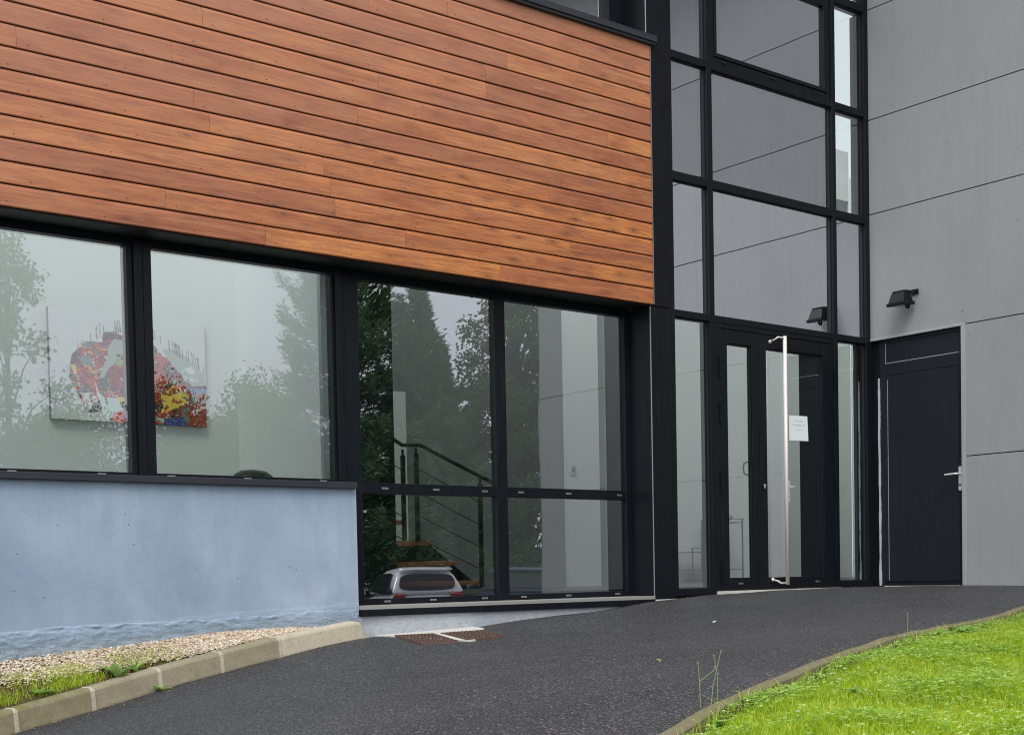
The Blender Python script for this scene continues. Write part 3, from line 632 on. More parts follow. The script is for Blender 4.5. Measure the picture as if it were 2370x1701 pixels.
# ------------------------------------------------------------------ notice on the door
nb = MB(); px0, px1, pz0, pz1 = -1.222, -.952, 1.424, 1.662
def PP(u, v, y): return (px0 + (px1 - px0) * u + .012 * (1 - v) * (u), y, pz0 + (pz1 - pz0) * v + .004 * u)
def pq(u0, u1, v0, v1, y, mi): nb.add([PP(u0, v0, y), PP(u1, v0, y), PP(u1, v1, y), PP(u0, v1, y), PP(u0, v0, y + .0006), PP(u1, v0, y + .0006), PP(u1, v1, y + .0006), PP(u0, v1, y + .0006)], [(0, 1, 2, 3), (7, 6, 5, 4), (0, 4, 5, 1), (1, 5, 6, 2), (2, 6, 7, 3), (3, 7, 4, 0)], mi)
pq(0, 1, 0, 1, .0385, 0)
u = .25
for k, w in enumerate([.045, .05, .04, .045, .05, .03, .05, .045, .04, .05]):   # faint heading letters
    pq(u, u + w * .35, .76, .82, .0377, 1); pq(u + w * .35, u + w * .8, .80 if k % 2 else .76, .82 if k % 2 else .78, .0377, 1); u += w + .008
u = .16
while u < .86: w = random.uniform(.02, .07); pq(u, min(u + w, .87), .615, .64, .0377, 1); u += w + .012
pq(.45, .62, .545, .56, .0377, 1)
u = .34
while u < .72: w = random.uniform(.02, .06); pq(u, min(u + w, .73), .42, .44, .0377, 1); u += w + .012
tag(nb.build('paper_notice', [PAPER, INK]), 'white printed sheet taped inside the glass of the entrance door', 'notice')
kp = MB().box(-.075, .075, -.012, .0, -.065, .055).box(-.055, .055, -.014, -.0125, .02, .045, 1)
for i in range(3):
    for j in range(3): kp.box(-.05 + i * .036, -.026 + i * .036, -.0145, -.0125, -.05 + j * .022, -.036 + j * .022, 1)
k_ = kp.build('wall_keypad', [mat('keypad_grey', (.33, .34, .34), .5), mat('keypad_dark', (.10, .10, .11), .4)], loc=(-.02, 2.55, 1.52)); 
k_.location = (.92, 4.748, 1.52); tag(k_, 'small grey keypad on the lobby wall behind the entrance door glass', 'keypad')

# ------------------------------------------------------------------ painting in the office
def painting():
    W, H = 300, 196; u, v = np.meshgrid((np.arange(W) + .5) / W, (np.arange(H) + .5) / H)     # v from the top
    X = 390 + u * 1730; Y = 40 + .062 * (X - 390) + v * 1262
    def fbm(s, seed, ax=1., ay=1., o=4):
        r = np.random.default_rng(seed); out = np.zeros_like(u); amp = 1; tot = 0
        for k in range(o):
            gx, gy = int(s * ax * 2 ** k) + 2, int(s * ay * 2 ** k) + 2; g_ = r.random((gy + 1, gx + 1))
            fx, fy = u * (gx - 1), v * (gy - 1); ix, iy = fx.astype(int), fy.astype(int); a, b = fx - ix, fy - iy; a = a * a * (3 - 2 * a); b = b * b * (3 - 2 * b)
            out += amp * ((g_[iy, ix] * (1 - a) + g_[iy, ix + 1] * a) * (1 - b) + (g_[iy + 1, ix] * (1 - a) + g_[iy + 1, ix + 1] * a) * b); tot += amp; amp *= .55
        return out / tot
    def poly(pts, wob=14, seed=1):
        xw = X + (fbm(14, seed) - .5) * wob * 4; yw = Y + (fbm(14, seed + 50) - .5) * wob * 4; ins = np.zeros(u.shape, bool); n = len(pts)
        for i in range(n):
            x1, y1 = pts[i]; x2, y2 = pts[(i + 1) % n]
            c = ((y1 > yw) != (y2 > yw)) & (xw < (x2 - x1) * (yw - y1) / (y2 - y1 + 1e-9) + x1); ins ^= c
        return ins
    I = np.ones((H, W, 3)) * np.array([.60, .62, .61]); 
    def put(mask, c, a=1.): I[mask] = I[mask] * (1 - a) + np.array(c) * a
    sw = fbm(9, 3, 1, 2.2); put((sw > .60) & (Y < 700) & (X < 1000), (.60, .62, .68), .3)
    put(poly([(520, 300), (760, 240), (960, 290), (950, 430), (700, 420), (560, 400)], 18, 9), (.70, .60, .63), .3)
    put((fbm(16, 21, .5, 2) > .60) & (X < 900) & (Y > 800), (.40, .43, .41), .55)
    put(poly([(560, 700), (690, 640), (700, 760), (620, 920), (570, 860)], 8, 2), (.45, .5, .46), .8)
    body = poly([(640,560),(760,430),(860,410),(950,430),(965,320),(1080,290),(1180,350),(1320,290),(1500,380),(1600,540),(1720,610),(1820,720),(1870,830),(1960,900),(2130,900),(2130,1440),(1000,1350),(1000,1160),(960,1130),(920,1240),(800,1230),(720,1110),(650,960),(590,820),(600,690)], 12, 4)
    put(body, (.27, .026, .012)); f1, f2, f3, f4 = fbm(15, 31), fbm(18, 32), fbm(14, 33), fbm(44, 34)
    put(body & (f1 > .57), (.45, .035, .012)); put(body & (f2 > .54), (.05, .014, .010)); put(body & (f3 > .64) & (f4 > .5), (.60, .30, .02)); put(body & (fbm(30, 61) > .70), (.04, .10, .16)); put(body & (fbm(40, 62) > .78), (.70, .68, .60)); put(body & (X > 1780) & (Y > 1060) & (f4 > .42), (.24, .022, .012))
    put(body & (fbm(18, 35) > .72), (.45, .5, .42)); put(body & (fbm(12, 36) > .70), (.10, .14, .12))
    put(poly([(1600,1010),(1760,920),(1900,1000),(1900,1130),(1780,1180),(1600,1240)], 22, 37) & (f4 > .43), (.72, .52, .07)); put(poly([(1100,1050),(1330,1040),(1320,1180),(1150,1160)], 20, 38) & (f4 > .45), (.72, .50, .08))
    put(poly([(1240,620),(1330,600),(1330,830),(1240,800)], 10, 39), (.07, .08, .12)); put(poly([(1620,1290),(1850,1290),(1870,1400),(1620,1400)], 8, 40), (.035, .045, .20))
    put(poly([(980,1060),(1100,1070),(1140,1150),(1200,1230),(1060,1260),(1020,1300)], 12, 41), (.52, .66, .62)); put(poly([(1930,940),(2130,950),(2130,1000),(1930,1010)], 10, 42), (.12, .20, .36))
    put(poly([(1620,480),(1760,470),(1900,560),(2000,700),(2100,770),(2130,900),(1960,930),(1850,800),(1760,700),(1680,600)], 10, 43), (.38, .44, .38)); put(poly([(1830,720),(1960,680),(2000,780),(2040,860),(1930,880),(1850,830)], 10, 44) & (fbm(20, 45, 1, 2) > .47), (.66, .70, .70))
    put(poly([(700,620),(790,570),(830,620),(860,720),(800,700),(740,660)], 6, 46), (.13, .20, .20)); put(poly([(610,680),(660,700),(680,790),(640,780)], 4, 47), (.66, .55, .08))
    # horse heads: pale blaze, muzzle, eye
    put(poly([(1085,385),(1170,400),(1225,520),(1190,600),(1080,660),(1010,730),(965,820),(1010,860),(1022,940),(962,1000),(910,930),(905,850),(950,720),(1010,600),(1025,470)], 4, 48), (.36, .41, .34)); put(poly([(1120,620),(1250,480),(1320,560),(1320,900),(1060,960),(1020,860),(1000,780)], 12, 71) & (f4 > .40), (.25, .03, .015))
    put(poly([(910,840),(990,830),(1020,930),(985,995),(925,985),(905,900)], 3, 49), (.055, .06, .05)); put(((X - 1130) / 26) ** 2 + ((Y - 572) / 18) ** 2 < 1, (.03, .04, .03)); put(poly([(1180,420),(1290,460),(1290,560),(1220,520)], 3, 50), (.22, .03, .03))
    put(poly([(1100,600),(1180,620),(1150,700),(1080,680)], 6, 51), (.24, .36, .12)); put(poly([(700,1010),(850,1000),(885,1100),(930,1130),(880,1240),(800,1225),(735,1120)], 8, 52) & (f4 > .38), (.66, .64, .56))
    put(poly([(840,1110),(925,1120),(905,1210),(850,1240),(800,1220)], 4, 53), (.07, .09, .06)); put(poly([(590,790),(640,800),(645,890),(600,860)], 3, 54), (.06, .10, .08))
    put(poly([(865,860),(900,1000),(960,1060),(1020,1330),(960,1330),(930,1150),(880,1040)], 4, 55), (.60, .64, .58))
    put(poly([(1040,1240),(1330,1180),(1330,1370),(1030,1340)], 10, 56) & (f1 > .44), (.62, .09, .05))
    sp = (rng.random((H, W)) > .978) & body & (X > 650); put(sp, (.80, .78, .68), .9); put((rng.random((H, W)) > .985) & body, (.75, .55, .2), .9)
    for k in range(56):    # bristling mane strokes
        x = rng.uniform(660, 2100); top = np.interp(x, [650, 760, 950, 1080, 1250, 1560, 1700, 1900, 2120], [560, 430, 300, 260, 240, 330, 440, 560, 720]); ln = rng.uniform(50, 150)
        put((abs(X - x - (Y - top) * .06) < 4.5) & (Y > top - ln * .7) & (Y < top + 60), (.09, .09, .08) if rng.random() < .7 else (.4, .08, .04), .75)
    return I
I = painting(); H, W, _ = I.shape
xs_, zs_ = np.linspace(-7.10, -5.61, W), np.linspace(2.635, 1.650, H); XX, ZZ = np.meshgrid(xs_, zs_)
V = np.stack([XX, np.full_like(XX, 3.452), ZZ], -1).reshape(-1, 3); ii = np.arange(H * W).reshape(H, W)
F = np.stack([ii[:-1, :-1], ii[1:, :-1], ii[1:, 1:], ii[:-1, 1:]], -1).reshape(-1, 4)
pm_ = bpy.data.materials.new('oil_paint'); pm_.use_nodes = True; b_ = pm_.node_tree.nodes['Principled BSDF']; b_.inputs['Roughness'].default_value = .5
a_ = pm_.node_tree.nodes.new('ShaderNodeAttribute'); a_.attribute_name = 'paint'; pm_.node_tree.links.new(a_.outputs['Color'], b_.inputs['Base Color'])
pt = tag(empty('horse_painting', (-6.355, 3.45, 1.65)), 'large unframed canvas of horse heads in red and yellow paint splashes on the office wall', 'painting')
cvs = raw_mesh('painted_canvas', V, F, pm_); ca = cvs.data.color_attributes.new('paint', 'FLOAT_COLOR', 'POINT'); ca.data.foreach_set('color', np.concatenate([I, np.ones((H, W, 1))], -1).astype(np.float32).ravel())
st_ = MB().box(-7.10, -5.61, 3.4535, 3.498, 1.650, 2.635).build('stretcher', mat('canvas_edge', (.16, .16, .15), .8))
for o in (cvs, st_): o.parent = pt; o.matrix_parent_inverse = Matrix.Translation((6.355, -3.45, -1.65))

# ------------------------------------------------------------------ staircase in the hall
stc = tag(empty('open_staircase', (-4.1, 1.2, FL)), 'open staircase with varnished treads and black cable railing behind the tall window', 'staircase')
Y0, Y1 = 1.2, 2.15
def sp_(mb, name, m_, **k):
    o = mb.build(name, m_, **k); o.parent = stc; o.matrix_parent_inverse = Matrix.Translation((4.1, -1.2, -FL)); return o
for k in range(5):
    z = .145 + .178 * k; xr = -4.03 - .285 * k
    sp_(MB().box(xr - .30, xr, Y0 + .045, Y1, z - .040, z), 'tread', TREAD, bevel=.003)
sm = MB()
P_ = [(-3.35, .06), (-4.02, .53), (-5.2, .53), (-5.2, .05)]; y = Y1 + .002
sm.add([(x, y, z) for x, z in P_] + [(x, y + .05, z) for x, z in P_], [tuple(range(4)), tuple(range(7, 3, -1))] + [(i, i + 4, (i + 1) % 4 + 4, (i + 1) % 4) for i in range(4)])
sp_(sm, 'stringer', DOORBLK)
for x, b, t_ in ((-4.055, .08, 1.06), (-4.742, .49, 1.30), (-4.882, .50, 1.28)):
    sp_(MB().box(x - .015, x + .015, Y0 + .004, Y0 + .036, b, t_ - .05).tube([(x, Y0 + .02, t_ - .05), (x, Y0 + .02, t_)], .011, 8), 'railing_post', DOORBLK)
sp_(MB().tube([(-5.25, Y0 + .02, 1.50), (-4.883, Y0 + .02, 1.318), (-4.700, Y0 + .02, 1.326), (-3.60, Y0 + .02, .905)], .017, 10), 'handrail', DOORBLK, smooth=True)
for k in range(4):
    d = .22 + .2 * k
    sp_(MB().tube([(-4.72, Y0 + .02, 1.335 - d), (-4.055, Y0 + .02, 1.06 - d)], .004, 6).tube([(-5.25, Y0 + .02, 1.50 - d), (-4.9, Y0 + .02, 1.33 - d)], .004, 6), 'railing_cable', DOORBLK)
sp_(MB().box(-5.09, -4.75, Y1 + .06, 2.85, .66, .70), 'landing', TREAD)
sw = MB().box(-.04, .04, -.010, 0, -.055, .055).box(-.022, .022, -.013, -.0105, -.03, .03, 1)
tag(sw.build('light_switch', [mat('switch_white', (.70, .70, .68), .4), mat('switch_grey', (.30, .30, .31), .4)], loc=(-1.44, 2.938, 1.35)), 'double light switch on the pale lobby wall seen through the tall window', 'switch')

# ------------------------------------------------------------------ office chair, side tables, stones, box
ch = tag(empty('desk_chair', (-6.40, 1.05, FL)), 'black leather desk chair whose back just shows above the window sill', 'chair')
def ell(mb, c, r_, n=16, m_=10, pw=1.):
    rings = []
    for i in range(m_ + 1):
        t = math.pi * i / m_; rings.append([(c[0] + r_[0] * math.sin(t) ** pw * math.cos(2 * math.pi * k / n), c[1] + r_[1] * math.sin(t) ** pw * math.sin(2 * math.pi * k / n), c[2] - r_[2] * math.cos(t)) for k in range(n)])
    return mb.loft(rings, 0, False)
sub(ell(MB(), (0, .0, .70), (.245, .07, .302), 20, 12, .6), 'backrest', LEATHER, ch, smooth=True)
sub(ell(MB(), (0, .26, .42), (.26, .26, .06), 20, 8, .5), 'seat', LEATHER, ch, smooth=True)
sub(MB().tube([(0, .26, .08), (0, .26, .38)], .03, 10), 'gas_column', DOORBLK, ch)
bs = MB()
for k in range(5): a = 2 * math.pi * k / 5; bs.tube([(0, .26, .08), (.3 * math.cos(a), .26 + .3 * math.sin(a), .05)], .018, 6)
sub(bs, 'star_base', DOORBLK, ch)
for s_ in (-1, 1): sub(MB().tube([(s_ * .25, .02, .62), (s_ * .29, .2, .64), (s_ * .27, .3, .42)], .018, 8), 'armrest', DOORBLK, ch, smooth=True)
THIN = mat('grey_steel_rod', (.09, .10, .10), .5, .3)
def side_table(x, y, w, d, h, label):
    t = tag(empty('side_table', (x, y, FL)), label, 'side table', 'slim metal tables in the lobby'); r_ = .008
    for sx in (0, w):
        for sy in (0, d): sub(MB().box(sx - r_, sx + r_, sy - r_, sy + r_, 0, h + .04), 'leg', THIN, t)
    sub(MB().box(0, w, 0, d, h - .01, h), 'table_top', THIN, t)
    sub(MB().box(-.02, w + .02, -r_, r_, h + .04, h + .05), 'rail', THIN, t); sub(MB().box(0, w, -r_, r_, .03, .042), 'rail', THIN, t); sub(MB().box(0, w, 0, d, .16, .17), 'shelf', THIN, t); return t
side_table(1.915, 4.35, .62, .3, .41, 'low slim metal side table behind the narrow glass left of the door')
side_table(2.42, 4.35, .50, .3, .82, 'tall slim metal side table carrying a pebble stack, behind the left door leaf')
st = tag(empty('pebble_sculpture', (2.70, 4.48, FL + .83)), 'stack of round grey pebbles standing on the tall metal side table', 'ornament')
for k, (z, r_, dx) in enumerate([(.06, .085, .07), (.15, .055, .02), (.23, .06, .0), (.31, .05, .03), (.39, .055, -.02)]):
    sub(ell(MB(), (dx, 0, z), (r_, r_ * .8, .046), 14, 8), 'pebble', STONEM, st, smooth=True)
bx = tag(empty('storage_box', (-.31, .25, 3.702)), 'white and green cardboard box standing on the ledge inside the upper right pane', 'box')
sub(MB().box(-.13, .20, -.07, .07, 0, .15).box(-.132, -.1302, -.069, .069, .002, .148, 1), 'carton', [mat('white_card', (.72, .80, .77), .7), mat('green_card', (.13, .36, .28), .6)], bx, bevel=.002)
sub(MB().box(-.134, .204, -.074, .074, .1505, .185), 'lid', mat('white_card_lid', (.74, .80, .78), .7), bx, bevel=.002)

# ------------------------------------------------------------------ kerb stones on the left
KB = [(-6.121, -.124, -.245), (-6.923, -.276, -.341), (-7.405, -.368, -.413), (-7.875, -.457, -.489), (-8.343, -.546, -.576), (-8.836, -.640, -.660), (-9.34, -.735, -.745), (-9.85, -.83, -.82)]
def kerb(i, a, b, m_, label, end=False):
    a, b = Vector(a), Vector(b); d = (b - a).normalized(); nrm = Vector((-.186, .98, 0)).normalized(); g_ = .010
    a2, b2 = a + d * (0 if end else g_), b - d * g_; n = 14; rings = []
    for k in range(n + 1):
        t = k / n; p = a2.lerp(b2, t); hgt = .136
        if end: s_ = min(1, t / .14); hgt = .136 * math.sin(math.acos(max(-1, 1 - s_))) if s_ < 1 else .136; hgt = max(hgt, .004)
        nz_ = .0025 * noise.noise(Vector((p.x * 9, i, 0))); f = hgt / .136
        prof = [(.0, -.12), (.0 + nz_, .012), (.014, hgt - .022 * f), (.022, hgt - .008 * f), (.036, hgt), (.120, hgt - .001), (.135, hgt - .012 * f), (.138, -.12)]
        rings.append([tuple(p + nrm * y + Vector((0, 0, z + nz_ * .5))) for y, z in prof])
    return tag(MB().loft(rings).build('kerb_stone', m_, bevel=.0), label, 'kerb stone', 'concrete kerb stones beside the painted wall')
KL = ['pale kerb stone with a rounded end abutting the wall below the tall window', 'second kerb stone from the rounded end, beside bare gravel',
      'kerb stone in the middle of the row, between gravel and asphalt', 'kerb stone with a small weed growing at its foot on the asphalt',
      'mossy kerb stone in front of the dandelion leaves', 'mossy kerb stone at the left edge, lowest of those in view', 'kerb stone beyond the left edge of the row']
for i in range(7): kerb(i, KB[i], KB[i + 1], [KERBN, KERB, KERB, KERB, KERBG, KERBG, KERBG][i], KL[i], i == 0)
for i in range(1, 7):   # mortar joints
    p = Vector(KB[i]); nrm = Vector((-.186, .98, 0)).normalized(); d = (Vector(KB[i]) - Vector(KB[i - 1])).normalized(); rings = []
    for s_ in (-.0135, -.004, .004, .0135):
        q = p + d * s_; lift = .002 if abs(s_) < .01 else -.004
        rings.append([tuple(q + nrm * y + Vector((0, 0, z))) for y, z in [(-.004 - lift * 0, -.1), (-.005, .012), (.009, .116), (.020, .131 + lift), (.036, .137 + lift), (.12, .136 + lift), (.136, .12), (.14, -.1)]])
    # sit in the joint as its own narrow fillet
    o = MB().loft(rings).build('mortar_joint', MORTAR); tag(o, ['pale mortar fillet beside the rounded end stone', 'mortar fillet at the upper end of the middle kerb stone', 'mortar fillet at the lower end of the middle kerb stone', 'mortar fillet just above the weed at the kerb foot', 'mortar fillet between the two mossy kerb stones', 'mortar fillet at the far left bottom corner'][i - 1], 'mortar joint', 'mortar joints in the kerb')

# planting strip: soil sheet between kerb and wall
def strip_z(x, y):
    zk = np.interp(-x, [6.12, 6.51, 6.98, 7.46, 7.89, 8.43, 8.89, 9.8, 12], [-.20, -.165, -.215, -.288, -.362, -.446, -.520, -.66, -.95]); zw = np.interp(-x, [6.35, 6.68, 7.28, 7.88, 8.32, 8.72, 10, 12], [-.19, -.158, -.168, -.222, -.250, -.288, -.40, -.6])
    yk = np.interp(-x, [6.12, 8.836, 12], [-.0, -.505, -1.1]); t = np.clip(-y / np.maximum(-yk, .01), 0, 1); return zw * (1 - t) + zk * t - .012
def strip_y(x): return np.interp(-x, [6.3, 6.98, 8.89, 12], [-.020, -.148, -.518, -1.1])
xs = np.linspace(-12, -6.3, 120); tt = np.linspace(0, 1, 14)[:, None]; V, F = grid(xs, (strip_y(xs) - .01) * (1 - tt) + .001 * tt, strip_z)
tag(raw_mesh('planting_strip', V, F, SOIL, smooth=True), kind='structure')
# gravel
ico = [(0, 0, 1), (.894, 0, .447), (.276, .851, .447), (-.724, .526, .447), (-.724, -.526, .447), (.276, -.851, .447), (.724, .526, -.447), (-.276, .851, -.447), (-.894, 0, -.447), (-.276, -.851, -.447), (.724, -.526, -.447), (0, 0, -1)]
icf = [(0,1,2),(0,2,3),(0,3,4),(0,4,5),(0,5,1),(1,6,2),(2,7,3),(3,8,4),(4,9,5),(5,10,1),(6,7,2),(7,8,3),(8,9,4),(9,10,5),(10,6,1),(11,7,6),(11,8,7),(11,9,8),(11,10,9),(11,6,10)]
n = 24000; gx = rng.uniform(-10, -6.42, n); ty = rng.random(n); gy = strip_y(gx) * ty - .002
keep = (ty < np.interp(-gx, [7.3, 7.9, 8.9, 9.5], [1., .74, .50, .45]) + rng.normal(0, .07, n)); gx, gy = gx[keep], gy[keep]; n = len(gx)
gzv = strip_z(gx, gy) + .012 + rng.uniform(-.004, .008, n); sz = rng.uniform(.0045, .0105, (n, 1, 1))
B = np.array(ico)[None] * sz * np.stack([rng.uniform(.8, 1.5, n), rng.uniform(.7, 1.2, n), rng.uniform(.45, .8, n)], -1)[:, None] * rng.uniform(.8, 1.15, (n, 12, 1))
th = rng.uniform(0, 6.28, n); c_, s_ = np.cos(th)[:, None], np.sin(th)[:, None]; B = np.stack([B[..., 0] * c_ - B[..., 1] * s_, B[..., 0] * s_ + B[..., 1] * c_, B[..., 2]], -1) + np.stack([gx, gy, gzv], -1)[:, None]
F = (np.array(icf)[None] + np.arange(n)[:, None, None] * 12).reshape(-1, 3)
GRV = m_leaf('gravel_stone', [(.05, (.19, .14, .09)), (.35, (.42, .33, .23)), (.62, (.60, .50, .37)), (.88, (.80, .74, .62)), (1., (.34, .32, .29))], 0., .8)
tag(raw_mesh('gravel', B.reshape(-1, 3), F, GRV, col=np.repeat(rng.random(n), 12)), 'beige gravel strip between the kerb and the painted wall', kind='stuff')

# ------------------------------------------------------------------ grass
def blades(name, x, y, z, hgt, wid, mat_, lean=.5, tone=None):
    n = len(x); a = rng.uniform(0, 2 * np.pi, n); b = rng.uniform(0, 2 * np.pi, n); l = rng.uniform(.1, 1, n) * lean * hgt
    wx, wy = np.cos(a) * wid / 2, np.sin(a) * wid / 2; lx, ly = np.cos(b) * l, np.sin(b) * l
    P0 = np.stack([x - wx, y - wy, z - .01], -1); P1 = np.stack([x + wx, y + wy, z - .01], -1)
    P2 = np.stack([x + lx * .35 + wx * .8, y + ly * .35 + wy * .8, z + hgt * .6], -1); P3 = np.stack([x + lx * .35 - wx * .8, y + ly * .35 - wy * .8, z + hgt * .6], -1)
    P4 = np.stack([x + lx, y + ly, z + hgt * (1 - .15 * rng.random(n))], -1)
    V = np.stack([P0, P1, P2, P3, P4], 1).reshape(-1, 3); k = np.arange(n)[:, None] * 5
    F = np.concatenate([k + np.array([0, 1, 2]), k + np.array([0, 2, 3]), k + np.array([3, 2, 4])]); tn = rng.random(n) if tone is None else tone
    return raw_mesh(name, V, F, mat_, col=np.repeat(tn, 5))
def lawn_pts(n, x0_, x1_, dmax):
    x = rng.uniform(x0_, x1_, n); d = rng.random(n) * dmax; y = ky(x) - .055 - d; return x, y, d
pn = lambda x, y, s, o=0: np.array([noise.noise(Vector((a * s, b * s, o))) for a, b in zip(x, y)])
x, y, d = lawn_pts(330000, -9.2, -1.6, 2.6)
# keep density where the camera looks across the lawn
dist = np.hypot(x + 11.4, y + 8.45); keep = (dist > 1.9) & (rng.random(len(x)) < np.clip(1.3 - dist / 10, .3, 1)); x, y, d = x[keep], y[keep], d[keep]
patch = pn(x, y, 1.7); hg = rng.uniform(.014, .046, len(x)) * (1 + .55 * patch) * np.clip(.35 + d / .25, .35, 1.05)
tn = np.clip(.44 + .22 * pn(x, y, 1.1, 7) + .30 * pn(x, y, 7., 2) + rng.normal(0, .24, len(x)), 0, 1); tn[rng.random(len(tn)) < .05] = 1.0
gr = blades('lawn_grass', x, y, lawn_z(x, y), hg, rng.uniform(.0016, .0034, len(x)), GRASS, 1.0, tn); tag(gr, 'bright green lawn grass filling the lower right corner', kind='stuff')
ne = 900; x = rng.uniform(-8.5, -2.0, ne); y = ky(x) - .05 - rng.random(ne) * .05
blades('edge_grass', x, y, lawn_z(x, y) + .02, rng.uniform(.04, .085, ne), rng.uniform(.002, .0035, ne), GRASS, 1.3); tag(bpy.data.objects['edge_grass'], 'longer grass blades leaning over the edging', kind='stuff')
x, y, d = lawn_pts(22000, -13.2, 1.1, 6.5); m_ = ~((x > -9.2) & (x < -1.6) & (d < 2.6)) & (np.hypot(x + 11.4, y + 8.45) > .9); x, y = x[m_], y[m_]
blades('outer_grass', x, y, lawn_z(x, y), rng.uniform(.03, .08, len(x)), rng.uniform(.006, .012, len(x)), GRASS, .8); bpy.data.objects['outer_grass'].name = 'lawn_grass'
for o in COL.objects:
    if o.name.startswith('lawn_grass.'): tag(o, 'sparser grass on the bank around the camera side of the lawn', kind='stuff')
# clover and broad weeds in the lawn: three small leaflets each
def clover(name, x, y, z, s, mat_, label):
    n = len(x); Vs = []; Fs = []; ba = rng.uniform(0, 6.28, n)
    for j in range(3):
        a = ba + j * 2.09; ca, sa = np.cos(a), np.sin(a); til = rng.uniform(-.1, .45, n)
        def pt(r_, t_, h_): return np.stack([x + s * (ca * r_ - sa * t_), y + s * (sa * r_ + ca * t_), z + s * (h_ + r_ * til)], -1)
        Vs += [pt(0, 0, 0), pt(.55, .42, .1), pt(1, .25, .05), pt(.92, 0, .0), pt(1, -.25, .05), pt(.55, -.42, .1)]
    V = np.stack(Vs, 1); k = np.arange(n)[:, None] * 18; F = [k + np.array(t_) + 6 * j for j in range(3) for t_ in ((0, 1, 3), (1, 2, 3), (0, 3, 5), (3, 4, 5))]
    o = raw_mesh(name, V.reshape(-1, 3), np.concatenate(F), mat_, col=np.repeat(rng.random(n), 18)); return tag(o, label, kind='stuff')
x, y, d = lawn_pts(52000, -9.2, -2.0, 2.4); pt_ = pn(x, y, 2.3, 3); keep = (rng.random(len(x)) < np.clip(.30 + 1.5 * pt_, .06, .95) + .25 * (d > .03) * (d < .12)) & (np.hypot(x + 11.4, y + 8.45) > 2); x, y, d = x[keep], y[keep], d[keep]
clover('clover', x, y, lawn_z(x, y) + rng.uniform(.022, .055, len(x)), rng.uniform(.008, .017, len(x)), CLOVER, 'patches of clover growing through the lawn')
# tufts along the kerb side strip on the left
x = rng.uniform(-10, -7.5, 16000); t_ = rng.random(16000); y = strip_y(x) * (1 - t_ * .62) + .01
keep = rng.random(16000) < np.interp(-x, [7.5, 7.9, 8.3, 9], [.03, .5, 1., 1.2]) * (1 - t_ * .55) * np.clip(.6 + 1.6 * pn(x, y, 4.), .1, 1); x, y = x[keep], y[keep]
tg = blades('strip_grass', x, y, strip_z(x, y), rng.uniform(.012, .065, len(x)), rng.uniform(.0018, .0036, len(x)), GRASS, 1.2); tag(tg, 'short grass growing along the kerb at lower left', kind='stuff')
# leaf litter and moss crumbs at the kerb foot: tiny flat chips on the asphalt
n = 420; t_ = rng.random(n) * 5.2; bx_ = np.interp(t_, range(8), [p[0] for p in KB]); by_ = np.interp(t_, range(8), [p[1] for p in KB]) - np.abs(rng.normal(0, .05, n)) - .006
def chips(name, x, y, z, s, mat_, label):
    n = len(x); a = rng.uniform(0, 6.28, n); V = np.stack([np.stack([x + s * np.cos(a + k * 1.57) * (1 if k % 2 else .45), y + s * np.sin(a + k * 1.57) * (1 if k % 2 else .45), z + .002 + rng.uniform(0, .004, n)], -1) for k in range(4)], 1)
    return tag(raw_mesh(name, V.reshape(-1, 3), np.arange(4 * n).reshape(n, 4), mat_, col=np.repeat(rng.random(n), 4)), label, kind='stuff')
LIT = m_leaf('dry_litter', [(.1, (.10, .06, .03)), (.5, (.26, .19, .10)), (.9, (.48, .42, .30))], 0, .9)
chips('leaf_litter', bx_, by_, gz(bx_, by_), rng.uniform(.003, .009, n), LIT, 'dry crumbs and moss lying at the foot of the kerb')
x = rng.uniform(-9, -.4, 1500); y = -rng.random(1500) ** 1.6 * 4.8; k_ = (y > ky(x) + .03) & (y < -.75 * (x < -6) - .02); x, y = x[k_], y[k_]
_xe = rng.uniform(-8.2, -2.2, 500); _ye = ky(_xe) + np.abs(rng.normal(0, .05, 500)) + .012; _xe = np.r_[_xe, rng.uniform(-5.2, -.3, 700)]; _ye = np.r_[_ye, -np.abs(rng.normal(0, .045, 700)) - .004]; x = np.r_[x, _xe]; y = np.r_[y, _ye]
chips('grit', x, y, gz(x, y), rng.uniform(.0015, .0042, len(x)), LIT, 'scattered pale grit on the asphalt')

# individual plants -------------------------------------------------
def leafy(name, loc, n, ln, label, cat='weed', up=.7, wid=.22, seed=1):
    r_ = random.Random(seed); root = tag(empty(name, loc), label, cat); m = MB()
    for k in range(n):
        a = 2 * math.pi * k / n + r_.uniform(-.4, .4); L_ = ln * r_.uniform(.6, 1.1); e = up * r_.uniform(.5, 1.25); pts = []; seg = 7
        for i in range(seg + 1):
            t = i / seg; rad = L_ * t * math.cos(e * (1 - .3 * t)); z = L_ * (math.sin(e) * t - .35 * t * t)
            w = L_ * wid * (math.sin(math.pi * min(t * .92 + .04, 1)) ** .8) * (1 + (.35 if i % 2 else -.25) * (t < .8)); pts.append((rad, z, w))
        ca, sa = math.cos(a), math.sin(a); vs = []
        for rad, z, w in pts: vs += [(ca * rad - sa * w, sa * rad + ca * w, z + w * .3), (ca * rad, sa * rad, z), (ca * rad + sa * w, sa * rad - ca * w, z + w * .3)]
        fs = []
        for i in range(seg): b = i * 3; fs += [(b, b + 1, b + 4, b + 3), (b + 1, b + 2, b + 5, b + 4)]
        m.add(vs, fs, 0, r_.random())
    o = m.build('leaf_rosette', WEED, root); return root
def zst(x, y): return float(strip_z(np.array(x), np.array(y)))
leafy('dandelion', (-8.12, -.36, zst(-8.12, -.36)), 11, .17, 'large dandelion leaves rising from the grass strip behind the kerb', 'dandelion', 1.05, .14, 3)
leafy('dandelion', (-7.98, -.33, zst(-7.98, -.33)), 6, .13, 'upright dandelion leaves at the right end of the grass strip, over gravel', 'dandelion', 1.25, .16, 5)
